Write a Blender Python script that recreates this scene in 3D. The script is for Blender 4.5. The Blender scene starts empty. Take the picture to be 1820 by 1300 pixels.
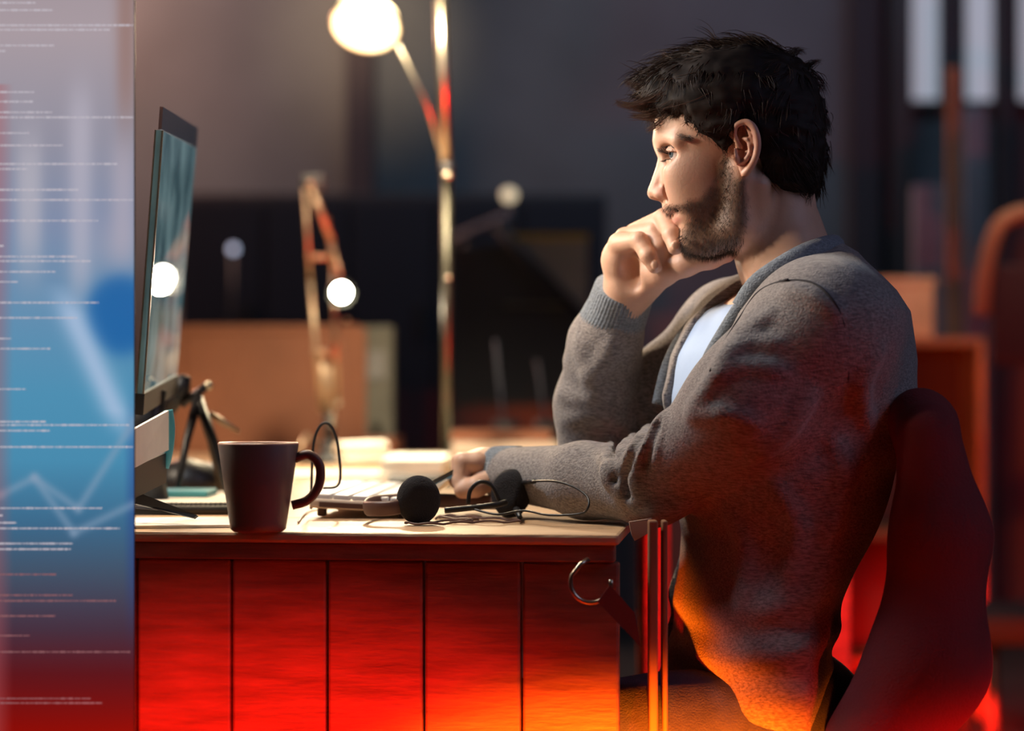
import bpy, math, random
import numpy as np
from mathutils import Vector, Matrix
random.seed(7); rng = np.random.default_rng(7)
sc = bpy.context.scene
COL = sc.collection
# ------------------------------------------------------------------ camera
FPX = 3900.0; CAMY = -2.6; CAMZ = 0.90; HOR = 690.0; CX = 910.0
cam = bpy.data.cameras.new('camera'); camo = bpy.data.objects.new('camera', cam); COL.objects.link(camo)
camo.location = (0, CAMY, CAMZ); camo.rotation_euler = (math.pi/2, 0, 0)
cam.sensor_fit = 'HORIZONTAL'; cam.sensor_width = 36; cam.lens = 36*FPX/1820
cam.shift_y = (HOR-650)/1820.0; cam.clip_start = .05
cam.dof.use_dof = True; cam.dof.focus_distance = 2.52; cam.dof.aperture_fstop = (cam.lens/1000)/0.034
sc.camera = camo
sc.view_settings.view_transform = 'Standard'; sc.view_settings.look = 'None'
sc.view_settings.gamma = 1; sc.view_settings.exposure = 0; sc.view_settings.use_curve_mapping = False
sc.cycles.max_bounces = 6; sc.cycles.diffuse_bounces = 3; sc.cycles.sample_clamp_indirect = 3
def P(px, py, y=0.0):
    d = y - CAMY
    return Vector(((px-CX)*d/FPX, y, CAMZ-(py-HOR)*d/FPX))
# ------------------------------------------------------------------ world and lights
w = bpy.data.worlds.new('night'); sc.world = w; w.use_nodes = True
w.node_tree.nodes['Background'].inputs[0].default_value = (.10, .13, .22, 1)
w.node_tree.nodes['Background'].inputs[1].default_value = .15
def aim(o, tgt):
    o.rotation_euler = (Vector(tgt)-o.location).to_track_quat('-Z', 'Y').to_euler()
def area(name, loc, tgt, size, power, col, sy=None, spread=None):
    l = bpy.data.lights.new(name, 'AREA'); l.size = size; l.energy = power; l.color = col
    if sy: l.shape = 'RECTANGLE'; l.size_y = sy
    if spread: l.spread = spread
    o = bpy.data.objects.new(name, l); COL.objects.link(o); o.location = loc; aim(o, tgt); return o
def spot(name, loc, tgt, power, col, ang, blend=.5, rad=.03):
    l = bpy.data.lights.new(name, 'SPOT'); l.energy = power; l.color = col
    l.spot_size = math.radians(ang); l.spot_blend = blend; l.shadow_soft_size = rad
    o = bpy.data.objects.new(name, l); COL.objects.link(o); o.location = loc; aim(o, tgt); return o
area('added_key_light', (-.95, .25, 1.50), (.25, 0, .95), .16, 13.0, (1, .80, .58))  # unseen key light added to light the man from the left
spot('added_face_spot', (-.90, -.21, 1.58), (.22, 0, 1.10), 48, (1, .80, .60), 26, .8, .06)  # unseen spot added to brighten the face
area('added_cool_fill', (-.55, .02, 1.62), (.25, .05, .95), .25, 5.5, (.70, .84, 1))  # added above the view, stands in for the monitor's glow
area('cool_room_fill', (2.2, -1.2, 2.3), (.3, 0, .95), 1.2, 10.0, (.60, .64, 1))
area('ceiling_wash', (.6, 4.1, 3.1), (.5, 5.7, 1.5), 2.6, 24, (.52, .76, 1), .5)
def point(name, loc, power, col, r=.1):
    l = bpy.data.lights.new(name, 'POINT'); l.energy = power; l.color = col; l.shadow_soft_size = r
    o = bpy.data.objects.new(name, l); COL.objects.link(o); o.location = loc; return o
point('added_wall_wash', (-2.05, 5.0, 2.6), 210, (1, .52, .36), .25)  # no sconce here: warm wash added for the upper left wall
spot('added_desk_top_fill', (-.38, .12, 1.72), (-.12, .05, .74), 36, (1, .78, .52), 62, .8, .05)  # unseen spot added to brighten desk top, headset and near hand
spot('added_rear_desk_fill', (-.25, 1.25, 1.95), (-.25, 1.9, .78), 170, (1, .84, .58), 85, .8, .05)  # unseen spot added to brighten the rear table and desk screen
spot('added_carton_spot', (1.3, 2.4, 2.3), (1.4, 3.5, 1.1), 45, (1, .82, .62), 40, .8, .05)  # unseen spot added to brighten the carton
# unseen red and orange spots added low, imitating a glowing sweep of light
spot('added_red_spot_left', (-.25, -1.15, .12), (-.25, -.25, -.155), 260, (1, .012, .003), 96, .45, .03)
spot('added_red_spot_right', (.65, -1.15, .12), (.65, -.25, -.19), 260, (1, .010, .003), 96, .4, .03)
spot('added_orange_spot', (.16, -1.0, .10), (.14, -.2, .10), 560, (1, .135, .003), 62, .25, .03)
spot('added_halo_spot', (-.55, 4.7, 2.75), P(650, 30, 5.7), 110, (1, .62, .34), 46, 1, .08)  # unseen spot added to imitate the pole lamp's halo on the wall
spot('added_red_side_spot', (1.55, -.9, .12), (.74, .1, .38), 850, (1, .008, .003), 38, .8, .05)  # unseen spot added to redden the chair side
spot('added_red_wall_spot', (1.1, 2.6, .1), (1.60, 5.75, .20), 380, (1, .012, .004), 48, 1, .1)  # unseen spot added to redden the lower back wall
# ------------------------------------------------------------------ helpers: materials
def nodes(m):
    m.use_nodes = True; return m.node_tree.nodes, m.node_tree.links
def mat(name, col, rough=.6, metal=0, bump=0, bscale=40, vary=0, vscale=8, stretch=None, emit=None, estr=0, sheen=0, coat=0, trans=0, sss=0, ior=None):
    m = bpy.data.materials.new(name); N, L = nodes(m); b = N['Principled BSDF']
    b.inputs['Base Color'].default_value = (*col, 1); b.inputs['Roughness'].default_value = rough
    b.inputs['Metallic'].default_value = metal
    if sheen: b.inputs['Sheen Weight'].default_value = sheen
    if coat: b.inputs['Coat Weight'].default_value = coat
    if trans: b.inputs['Transmission Weight'].default_value = trans
    if ior: b.inputs['IOR'].default_value = ior
    if sss:
        b.inputs['Subsurface Weight'].default_value = sss
        b.inputs['Subsurface Radius'].default_value = (.012, .004, .002); b.inputs['Subsurface Scale'].default_value = 1
    if emit:
        b.inputs['Emission Color'].default_value = (*emit, 1); b.inputs['Emission Strength'].default_value = estr
    if vary or bump:
        tc = N.new('ShaderNodeTexCoord'); mp = N.new('ShaderNodeMapping'); L.new(tc.outputs['Object'], mp.inputs[0])
        if stretch: mp.inputs['Scale'].default_value = stretch
    if vary:
        n = N.new('ShaderNodeTexNoise'); n.inputs['Scale'].default_value = vscale; n.inputs['Detail'].default_value = 5
        L.new(mp.outputs[0], n.inputs[0]); r = N.new('ShaderNodeValToRGB')
        r.color_ramp.elements[0].position = .3; r.color_ramp.elements[1].position = .7
        r.color_ramp.elements[0].color = (*[max(0, c*(1-vary)) for c in col], 1)
        r.color_ramp.elements[1].color = (*[min(1, c*(1+vary)) for c in col], 1)
        L.new(n.outputs[0], r.inputs[0]); L.new(r.outputs[0], b.inputs['Base Color'])
    if bump:
        n2 = N.new('ShaderNodeTexNoise'); n2.inputs['Scale'].default_value = bscale; n2.inputs['Detail'].default_value = 3
        L.new(mp.outputs[0], n2.inputs[0]); bp = N.new('ShaderNodeBump'); bp.inputs['Strength'].default_value = bump
        bp.inputs['Distance'].default_value = .004
        L.new(n2.outputs[0], bp.inputs['Height']); L.new(bp.outputs[0], b.inputs['Normal'])
    return m
M = {}
M['wall'] = mat('wall_paint', (.065, .078, .095), .9, vary=.25, vscale=1.5)
M['floor'] = mat('floor_dark_boards', (.012, .010, .010), .8, vary=.3, vscale=3, bump=.2)
M['ceiling'] = mat('ceiling_paint', (.06, .06, .07), .9)
M['darkcol'] = mat('dark_column_paint', (.012, .010, .018), .8)
M['nearblack'] = mat('dark_stain', (.008, .008, .012), .6)
M['wood'] = mat('pale_worn_wood', (.52, .33, .19), .42, vary=.22, vscale=6, stretch=(1, 12, 12), bump=.35, bscale=14)
M['woodside'] = mat('brown_wood', (.20, .085, .055), .55, vary=.35, vscale=5, stretch=(2, 2, 14), bump=.3, bscale=20)
M['orangewood'] = mat('orange_brown_board', (.26, .09, .04), .6, vary=.2, vscale=4, bump=.2)
M['olive'] = mat('olive_grey_panel', (.14, .13, .10), .7, vary=.2)
M['steel'] = mat('brushed_steel', (.50, .44, .34), .32, 1)
M['darksteel'] = mat('dark_metal', (.05, .048, .036), .38, .8)
M['black'] = mat('black_plastic', (.010, .009, .011), .45)
M['foam'] = mat('black_foam', (.012, .010, .013), .95, bump=.6, bscale=600)
M['brownplastic'] = mat('brown_plastic', (.10, .045, .035), .5)
M['white'] = mat('white_plastic', (.80, .78, .78), .4)
M['cream'] = mat('cream_plastic', (.62, .50, .40), .45)
M['paper'] = mat('paper', (.82, .76, .66), .85, vary=.05, vscale=20)
M['teal'] = mat('teal_plastic', (.06, .30, .36), .45)
M['copper'] = mat('tan_metal', (.38, .27, .18), .4, .6)
M['mug'] = mat('mug_ceramic', (.12, .088, .080), .5, coat=.15, vary=.1)
M['mugrim'] = mat('mug_rim', (.42, .24, .17), .35)
M['chair'] = mat('chair_fabric', (.16, .014, .018), .9, bump=.4, bscale=400)  # red base colour stands in for the red glow around the chair
M['denim'] = mat('denim', (.045, .055, .10), .9, bump=.4, bscale=500, vary=.2, vscale=60)
M['shoe'] = mat('shoe_leather', (.05, .03, .02), .5)
M['shirt'] = mat('tshirt_cotton', (.36, .47, .68), .9, bump=.15, bscale=60)
M['lamp_glow'] = mat('lamp_diffuser', (1, .95, .85), .5, emit=(1, .86, .62), estr=14)
M['lamp_inner'] = mat('lamp_reflector', (.95, .85, .6), .3, emit=(1, .74, .38), estr=.75)
M['bulb'] = mat('bulb_glass', (1, .97, .9), .5, emit=(1, .95, .78), estr=60)
M['window'] = mat('window_glass_lit', (.3, .33, .4), .2, emit=(.62, .66, .76), estr=.42)
M['dimlight'] = mat('far_lamp_globe', (.6, .5, .35), .5, emit=(1, .80, .52), estr=.9)
M['bluelight'] = mat('far_cool_lamp', (.6, .7, .9), .5, emit=(.6, .68, .9), estr=1.3)
M['tan'] = mat('tan_card', (.52, .38, .24), .9, vary=.15)
M['tanwood'] = mat('tan_wood', (.26, .12, .06), .6, vary=.2)
M['greycloth'] = mat('grey_cloth', (.16, .16, .19), .95, vary=.15)
M['board'] = mat('grey_drawing_card', (.22, .21, .20), .9, vary=.12)
M['ochre'] = mat('ochre_edge', (.34, .24, .03), .7)
M['pen'] = mat('blue_grey_pen', (.04, .045, .07), .5)
M['darkfab'] = mat('dark_maroon_fabric', (.035, .012, .016), .9)
M['leather'] = mat('leather_strap', (.12, .03, .025), .5, bump=.2)
def glossy_screen():
    m = mat('glossy_screen', (.015, .022, .025), .02); N, L = nodes(m); b = N['Principled BSDF']
    tc = N.new('ShaderNodeTexCoord'); n = N.new('ShaderNodeTexNoise'); n.inputs['Scale'].default_value = 9; n.inputs['Detail'].default_value = 6
    L.new(tc.outputs['Object'], n.inputs[0]); r = N.new('ShaderNodeValToRGB')
    r.color_ramp.elements[0].position = .35; r.color_ramp.elements[0].color = (.030, .060, .070, 1)
    r.color_ramp.elements[1].position = .7; r.color_ramp.elements[1].color = (.12, .19, .20, 1)
    L.new(n.outputs[0], r.inputs[0]); L.new(r.outputs[0], b.inputs['Emission Color']); b.inputs['Emission Strength'].default_value = 1.0
    return m
M['screen'] = glossy_screen()
M['glass'] = mat('clear_glass', (.5, .4, .38), .05, trans=.9, ior=1.1)
def knit(name, c0, c1):
    m = bpy.data.materials.new(name); N, L = nodes(m); b = N['Principled BSDF']; b.inputs['Roughness'].default_value = .95
    b.inputs['Sheen Weight'].default_value = .25
    tc = N.new('ShaderNodeTexCoord'); mp = N.new('ShaderNodeMapping'); mp.inputs['Rotation'].default_value = (0, .6, 0); mp.inputs['Scale'].default_value = (.3, 1, 1.5)
    L.new(tc.outputs['Object'], mp.inputs[0])
    n = N.new('ShaderNodeTexNoise'); n.inputs['Scale'].default_value = 330; n.inputs['Detail'].default_value = 4; n.inputs['Roughness'].default_value = .7
    L.new(mp.outputs[0], n.inputs[0]); r = N.new('ShaderNodeValToRGB')
    r.color_ramp.elements[0].position = .38; r.color_ramp.elements[0].color = (*c0, 1)
    r.color_ramp.elements[1].position = .62; r.color_ramp.elements[1].color = (*c1, 1)
    L.new(n.outputs[0], r.inputs[0]); L.new(r.outputs[0], b.inputs['Base Color'])
    n2 = N.new('ShaderNodeTexNoise'); n2.inputs['Scale'].default_value = 420; n2.inputs['Detail'].default_value = 2
    L.new(tc.outputs['Object'], n2.inputs[0]); bp = N.new('ShaderNodeBump'); bp.inputs['Strength'].default_value = .6; bp.inputs['Distance'].default_value = .002
    L.new(n2.outputs[0], bp.inputs['Height']); L.new(bp.outputs[0], b.inputs['Normal']); return m
M['knit'] = knit('heather_knit', (.14, .12, .122), (.34, .30, .285))
M['knitdark'] = knit('heather_knit_trim', (.12, .14, .17), (.24, .27, .31))
def skin_mat():
    m = bpy.data.materials.new('skin'); N, L = nodes(m); b = N['Principled BSDF']
    b.inputs['Roughness'].default_value = .5
    b.inputs['Subsurface Weight'].default_value = .12; b.inputs['Subsurface Radius'].default_value = (.010, .004, .002); b.inputs['Subsurface Scale'].default_value = 1
    at = N.new('ShaderNodeAttribute'); at.attribute_name = 'tint'
    tc = N.new('ShaderNodeTexCoord'); n = N.new('ShaderNodeTexNoise'); n.inputs['Scale'].default_value = 45; n.inputs['Detail'].default_value = 5
    L.new(tc.outputs['Object'], n.inputs[0])
    mr = N.new('ShaderNodeMapRange'); mr.inputs[3].default_value = .86; mr.inputs[4].default_value = 1.12; L.new(n.outputs[0], mr.inputs[0])
    mx = N.new('ShaderNodeVectorMath'); mx.operation = 'SCALE'; L.new(at.outputs['Color'], mx.inputs[0]); L.new(mr.outputs[0], mx.inputs['Scale'])
    L.new(mx.outputs[0], b.inputs['Base Color'])
    n2 = N.new('ShaderNodeTexNoise'); n2.inputs['Scale'].default_value = 350; n2.inputs['Detail'].default_value = 3; L.new(tc.outputs['Object'], n2.inputs[0])
    bp = N.new('ShaderNodeBump'); bp.inputs['Strength'].default_value = .25; bp.inputs['Distance'].default_value = .001
    L.new(n2.outputs[0], bp.inputs['Height']); L.new(bp.outputs[0], b.inputs['Normal']); return m
M['skin'] = skin_mat()
M['hair'] = mat('dark_brown_hair', (.012, .006, .004), .7, vary=.4, vscale=60)
M['hair'].node_tree.nodes['Principled BSDF'].inputs['Specular IOR Level'].default_value = .25
M['beard'] = mat('brown_stubble', (.038, .019, .012), .6)
M['strand'] = mat('dark_brown_hair_strands', (.030, .014, .008), .5)
M['strand'].node_tree.nodes['Principled BSDF'].inputs['Specular IOR Level'].default_value = .3
M['eye'] = None
# ------------------------------------------------------------------ helpers: meshes
class MB:
    def __init__(s): s.v = []; s.f = []; s.sm = []
    def add(s, v, f, smooth=False):
        o = len(s.v); s.v += [tuple(a) for a in v]; s.f += [tuple(i+o for i in q) for q in f]; s.sm += [smooth]*len(f); return s
    def box(s, c, size, rot=None, bev=.0):
        x, y, z = [a/2 for a in size]; b = min(bev, x*.9, y*.9, z*.9)
        if b <= 0:
            v = [(sx*x, sy*y, sz*z) for sx in (-1, 1) for sy in (-1, 1) for sz in (-1, 1)]
            f = [(0, 1, 3, 2), (4, 6, 7, 5), (0, 4, 5, 1), (2, 3, 7, 6), (0, 2, 6, 4), (1, 5, 7, 3)]
        else:
            import bmesh
            bm = bmesh.new(); bmesh.ops.create_cube(bm, size=1)
            for q in bm.verts: q.co = Vector((q.co.x*2*x, q.co.y*2*y, q.co.z*2*z))
            bmesh.ops.bevel(bm, geom=bm.edges[:], offset=b, segments=2, affect='EDGES', profile=.5)
            bm.verts.index_update(); v = [tuple(q.co) for q in bm.verts]; f = [tuple(q.index for q in g.verts) for g in bm.faces]; bm.free()
        R = rot or Matrix.Identity(3); c = Vector(c)
        return s.add([R @ Vector(a)+c for a in v], f)
    def tube(s, pts, rad, n=10, flat=1.0, cap=True, up=None, disp=None):
        pts = [Vector(p) for p in pts]; m = len(pts)
        rad = rad if isinstance(rad, (list, tuple)) else [rad]*m
        ups = Vector(up) if up else Vector((0, 0, 1)); prev = None; v = []
        for i, p in enumerate(pts):
            t = (pts[min(i+1, m-1)]-pts[max(i-1, 0)]).normalized()
            if prev is None:
                a = ups-t*ups.dot(t)
                if a.length < .05: a = Vector((1, 0, 0))-t*t.x
            else: a = prev-t*prev.dot(t)
            a.normalize(); prev = a; b = t.cross(a)
            for k in range(n):
                an = 2*math.pi*k/n; r = rad[i]*(1+(disp(i, an) if disp else 0))
                v.append(p+a*math.cos(an)*r*flat+b*math.sin(an)*r)
        f = [(i*n+k, i*n+(k+1) % n, (i+1)*n+(k+1) % n, (i+1)*n+k) for i in range(m-1) for k in range(n)]
        if cap: f += [tuple(range(n))[::-1], tuple((m-1)*n+k for k in range(n))]
        return s.add(v, f, True)
    def lathe(s, prof, n=48, c=(0, 0, 0), rot=None, closed=False):
        R = rot or Matrix.Identity(3); c = Vector(c); v = []; m = len(prof)
        for r, z in prof:
            for k in range(n):
                an = 2*math.pi*k/n; v.append(R @ Vector((r*math.cos(an), r*math.sin(an), z))+c)
        f = [(i*n+k, i*n+(k+1) % n, (i+1)*n+(k+1) % n, (i+1)*n+k) for i in range(m-1) for k in range(n)]
        return s.add(v, f, True)
    def slab(s, poly, z0, z1):
        n = len(poly); v = [(x, y, z0) for x, y in poly]+[(x, y, z1) for x, y in poly]
        f = [tuple(range(n))[::-1], tuple(range(n, 2*n))]+[(i, (i+1) % n, n+(i+1) % n, n+i) for i in range(n)]
        return s.add(v, f)
    def plate(s, pts, thick):
        p = [Vector(a) for a in pts]; nrm = (p[1]-p[0]).cross(p[2]-p[0]).normalized()*thick; n = len(p)
        return s.add(p+[a+nrm for a in p], [tuple(range(n))[::-1], tuple(range(n, 2*n))]+[(i, (i+1) % n, n+(i+1) % n, n+i) for i in range(n)])
    def build(s, name, m, parent=None):
        me = bpy.data.meshes.new(name); me.from_pydata(s.v, [], s.f); me.materials.append(m)
        me.polygons.foreach_set('use_smooth', s.sm); me.update()
        o = bpy.data.objects.new(name, me); COL.objects.link(o)
        if parent:
            o.parent = parent
            if parent.type == 'EMPTY' or True:
                o.matrix_parent_inverse = wm(parent).inverted()
        return o
def wm(o):
    m = Matrix.Translation(o.location) @ o.rotation_euler.to_matrix().to_4x4()
    if o.parent: m = wm(o.parent) @ o.matrix_parent_inverse @ m
    return m
def tag(o, label, cat, group=None):
    o['label'] = label; o['category'] = cat
    if group: o['group'] = group
    return o
def thing(name, loc, label, cat, group=None):
    o = bpy.data.objects.new(name, None); COL.objects.link(o); o.location = loc; o.empty_display_size = .05
    return tag(o, label, cat, group)
def struct(o): o['kind'] = 'structure'; return o
def smooth_pts(pts, n=6):
    pts = [Vector(p) for p in pts]; out = []
    for i in range(len(pts)-1):
        p0 = pts[max(i-1, 0)]; p1 = pts[i]; p2 = pts[i+1]; p3 = pts[min(i+2, len(pts)-1)]
        for k in range(n):
            t = k/n; out.append(.5*((2*p1)+(p2-p0)*t+(2*p0-5*p1+4*p2-p3)*t*t+(3*p1-p0-3*p2+p3)*t**3))
    return out+[pts[-1]]
# ------------------------------------------------------------------ implicit surfaces
class Grid:
    def __init__(s, lo, hi, h):
        s.lo = np.array(lo, dtype=np.float32); s.h = h
        s.n = np.ceil((np.array(hi)-np.array(lo))/h).astype(int)+1
        s.F = np.full(s.n, .5, np.float32)
        s.ax = [s.lo[i]+h*np.arange(s.n[i], dtype=np.float32) for i in range(3)]
    def box(s, lo, hi):
        a = [max(0, int((lo[i]-s.lo[i])/s.h)) for i in range(3)]; b = [min(s.n[i], int((hi[i]-s.lo[i])/s.h)+2) for i in range(3)]
        if any(b[i] <= a[i] for i in range(3)): return None, None
        sl = tuple(slice(a[i], b[i]) for i in range(3))
        return sl, (s.ax[0][sl[0]][:, None, None], s.ax[1][sl[1]][None, :, None], s.ax[2][sl[2]][None, None, :])
    def all(s): return s.box(s.lo, s.lo+s.h*s.n)
    def comb(s, sl, d, k, mode):
        F = s.F[sl]
        if mode == 'sub': F2 = -smin(-F, d, k)
        elif mode == 'int': F2 = -smin(-F, -d, k)
        else: F2 = smin(F, d, k)
        s.F[sl] = F2
    def ball(s, c, r, k=.01, mode='add', rot=None):
        c = np.array(c); r = np.array(r if hasattr(r, '__len__') else (r, r, r), float); m = r.max()+k*1.5+3*s.h
        sl, X = s.box(c-m, c+m)
        if sl is None: return
        x, y, z = X[0]-c[0], X[1]-c[1], X[2]-c[2]
        if rot is not None:
            R = np.array(rot.transposed()); x, y, z = (R[i, 0]*x+R[i, 1]*y+R[i, 2]*z for i in range(3))
        k0 = np.sqrt((x/r[0])**2+(y/r[1])**2+(z/r[2])**2); k1 = np.sqrt((x/r[0]**2)**2+(y/r[1]**2)**2+(z/r[2]**2)**2)+1e-6
        s.comb(sl, k0*(k0-1)/k1, k, mode)
    def cone(s, a, b, ra, rb, k=.01, mode='add'):
        a = np.array(a); b = np.array(b); m = max(ra, rb)+k*1.5+3*s.h
        sl, X = s.box(np.minimum(a, b)-m, np.maximum(a, b)+m)
        if sl is None: return
        d = b-a; L2 = float(d @ d)+1e-12
        t = np.clip(((X[0]-a[0])*d[0]+(X[1]-a[1])*d[1]+(X[2]-a[2])*d[2])/L2, 0, 1)
        D = np.sqrt((X[0]-a[0]-t*d[0])**2+(X[1]-a[1]-t*d[1])**2+(X[2]-a[2]-t*d[2])**2)-(ra+(rb-ra)*t)
        s.comb(sl, D, k, mode)
    def chain(s, pts, rs, k=.01, mode='add'):
        for i in range(len(pts)-1): s.cone(pts[i], pts[i+1], rs[i], rs[i+1], k, mode)
    def mesh(s):
        return surfnets(s.F, s.lo, s.h)
def smin(a, b, k):
    if k <= 0: return np.minimum(a, b)
    h = np.maximum(k-np.abs(a-b), 0)/k
    return np.minimum(a, b)-h*h*k*.25
def polysdf(X, Z, poly):
    X, Z = np.broadcast_arrays(X, Z); d = np.full(X.shape, 1e9, np.float32); s = np.ones(X.shape, np.float32); n = len(poly)
    for i in range(n):
        ax, az = poly[i]; bx, bz = poly[i-1]; ex, ez = bx-ax, bz-az; wx, wz = X-ax, Z-az
        t = np.clip((wx*ex+wz*ez)/(ex*ex+ez*ez+1e-12), 0, 1); d = np.minimum(d, (wx-ex*t)**2+(wz-ez*t)**2)
        c1 = Z >= az; c2 = Z < bz; c3 = ex*wz > ez*wx
        s = np.where((c1 & c2 & c3) | (~c1 & ~c2 & ~c3), -s, s)
    return s*np.sqrt(d)
def surfnets(F, lo, h):
    S = F < 0; nx, ny, nz = F.shape
    cnt = np.zeros((nx-1, ny-1, nz-1), np.uint8)
    cor = [(i, j, k) for i in (0, 1) for j in (0, 1) for k in (0, 1)]
    for i, j, k in cor: cnt += S[i:nx-1+i, j:ny-1+j, k:nz-1+k]
    c = np.argwhere((cnt > 0) & (cnt < 8)); idx = np.full(cnt.shape, -1, np.int32); idx[tuple(c.T)] = np.arange(len(c))
    acc = np.zeros((len(c), 3)); num = np.zeros(len(c))
    for a in cor:
        for ax in range(3):
            if a[ax]: continue
            b = list(a); b[ax] = 1
            Fa = F[c[:, 0]+a[0], c[:, 1]+a[1], c[:, 2]+a[2]]; Fb = F[c[:, 0]+b[0], c[:, 1]+b[1], c[:, 2]+b[2]]
            m = (Fa < 0) != (Fb < 0); t = np.where(m, Fa/np.where(m, Fa-Fb, 1), 0)
            p = np.tile(np.array(a, float), (len(c), 1)); p[:, ax] += t
            acc += p*m[:, None]; num += m
    V = (c+acc/num[:, None])*h+lo
    Q = []
    for ax in range(3):
        sl0 = [slice(None)]*3; sl1 = [slice(None)]*3; sl0[ax] = slice(0, -1); sl1[ax] = slice(1, None)
        A = S[tuple(sl0)]; B = S[tuple(sl1)]; e = np.argwhere(A != B)
        u, v = [(1, 2), (2, 0), (0, 1)][ax]
        e = e[(e[:, u] > 0) & (e[:, v] > 0) & (e[:, u] < F.shape[u]-1) & (e[:, v] < F.shape[v]-1)]
        if not len(e): continue
        fl = A[tuple(e.T)]
        def ci(du, dv):
            q = e.copy(); q[:, u] -= du; q[:, v] -= dv; return idx[tuple(q.T)]
        q = np.stack([ci(1, 1), ci(0, 1), ci(0, 0), ci(1, 0)], 1)
        q[~fl] = q[~fl][:, ::-1]; Q.append(q)
    return V, np.concatenate(Q)
def npmesh(name, V, Q, m, parent=None, tint=None):
    me = bpy.data.meshes.new(name); me.vertices.add(len(V)); me.vertices.foreach_set('co', np.asarray(V, np.float32).ravel())
    k = Q.shape[1]; me.loops.add(len(Q)*k); me.loops.foreach_set('vertex_index', Q.astype(np.int32).ravel())
    me.polygons.add(len(Q)); me.polygons.foreach_set('loop_start', np.arange(len(Q), dtype=np.int32)*k)
    me.polygons.foreach_set('use_smooth', np.ones(len(Q), bool)); me.update(calc_edges=True); me.validate()
    me.materials.append(m)
    if tint is not None:
        a = me.color_attributes.new('tint', 'FLOAT_COLOR', 'POINT')
        a.data.foreach_set('color', np.concatenate([tint, np.ones((len(V), 1))], 1).astype(np.float32).ravel())
    o = bpy.data.objects.new(name, me); COL.objects.link(o)
    if parent: o.parent = parent; o.matrix_parent_inverse = wm(parent).inverted()
    return o
def joinm(lst):
    V = []; Q = []; o = 0
    for v, q in lst: V.append(v); Q.append(q+o); o += len(v)
    return np.concatenate(V), np.concatenate(Q)
def vnoise(p, sc_, seed=0):
    # cheap smooth value noise on (...,3)
    p = p*sc_+seed*17.3; i = np.floor(p).astype(np.int64); f = p-i; f = f*f*(3-2*f); out = 0
    for a in (0, 1):
        for b in (0, 1):
            for c in (0, 1):
                hsh = ((i[..., 0]+a)*73856093 ^ (i[..., 1]+b)*19349663 ^ (i[..., 2]+c)*83492791) & 0xffff
                r = ((hsh*1103515245+12345) & 0x7fff)/32767.0
                out = out+r*(f[..., 0] if a else 1-f[..., 0])*(f[..., 1] if b else 1-f[..., 1])*(f[..., 2] if c else 1-f[..., 2])
    return out*2-1
def xz(pts): return [(P(a, b).x, P(a, b).z) for a, b in pts]
#@@ROOM
# ================================================================== the room
def sbox(name, c, size, m, parent=None): return struct(MB().box(c, size).build(name, m, parent))
sbox('floor', (0, .8, -.05), (8, 11, .1), M['floor'])
sbox('ceiling', (0, .8, 3.25), (8, 11, .1), M['ceiling'])
wb = sbox('wall_back', (0, 5.8, 1.6), (8, .1, 3.2), M['wall'])
sbox('wall_left', (-4, .8, 1.6), (.1, 11, 3.2), M['wall'])
sbox('wall_right', (4, .8, 1.6), (.1, 11, 3.2), M['wall'])
sbox('wall_front', (0, -4.6, 1.6), (8, .1, 3.2), M['wall'])
def vstrip(name, x0, x1, y0, y1, Y, m, th=.04, label=None):
    a = P(x0, y1, Y); b = P(x1, y0, Y)
    return MB().box(((a.x+b.x)/2, Y, (a.z+b.z)/2), (b.x-a.x, th, b.z-a.z), bev=.004).build(name, m)
n = 1
for x0, x1, m in ((618, 664, 'darkcol'), (1508, 1556, 'darkcol'), (1576, 1614, 'nearblack'), (1770, 1800, 'darkcol')):
    a = P(x0, 0, 5.66); b = P(x1, 0, 5.66)
    struct(MB().box(((a.x+b.x)/2, 5.66, 1.6), (b.x-a.x, .16, 3.2)).build('trim_%d' % n, M[m])); n += 1
for i, (x0, x1) in enumerate(((1613, 1668), (1714, 1766), (1808, 1860))):
    a = P(x0, 180, 5.72); b = P(x1, -300, 5.72); cx = (a.x+b.x)/2; cz = (a.z+b.z)/2
    wn = struct(MB().box((cx, 5.735, cz), (b.x-a.x, .02, b.z-a.z)).build('window_%d' % (i+1), M['window']))
    f = MB()
    for sx in (a.x-.012, b.x+.012): f.box((sx, 5.72, cz), (.024, .06, b.z-a.z+.048))
    f.box((cx, 5.72, a.z-.012), (b.x-a.x, .06, .024)); f.box((cx, 5.72, b.z+.012), (b.x-a.x, .06, .024))
    f.build('window_frame', M['nearblack'], wn)
#@@BACKGROUND
# ================================================================== background furniture
# dark low shelving against the wall, left half
t = thing('dark_cabinet', (-.35, 5.2, 0), 'long near-black cabinet against back wall behind the two lamps', 'cabinet')
a = P(330, 350, 5.2); b = P(1075, 350, 5.2)
MB().box(((a.x+b.x)/2, 5.3, a.z/2), (b.x-a.x, .5, a.z), bev=.01).build('body', M['nearblack'], t)
nd = 5
for i in range(nd):
    xa = a.x+(b.x-a.x)*i/nd; xb = a.x+(b.x-a.x)*(i+1)/nd
    d = MB().box(((xa+xb)/2, 5.035, a.z/2), (xb-xa-.012, .03, a.z-.06), bev=.004).build('door', M['darkcol'], t)
    MB().box((xb-.05, 5.01, a.z*.72), (.012, .02, .12), bev=.003).build('handle', M['darksteel'], d)
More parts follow.
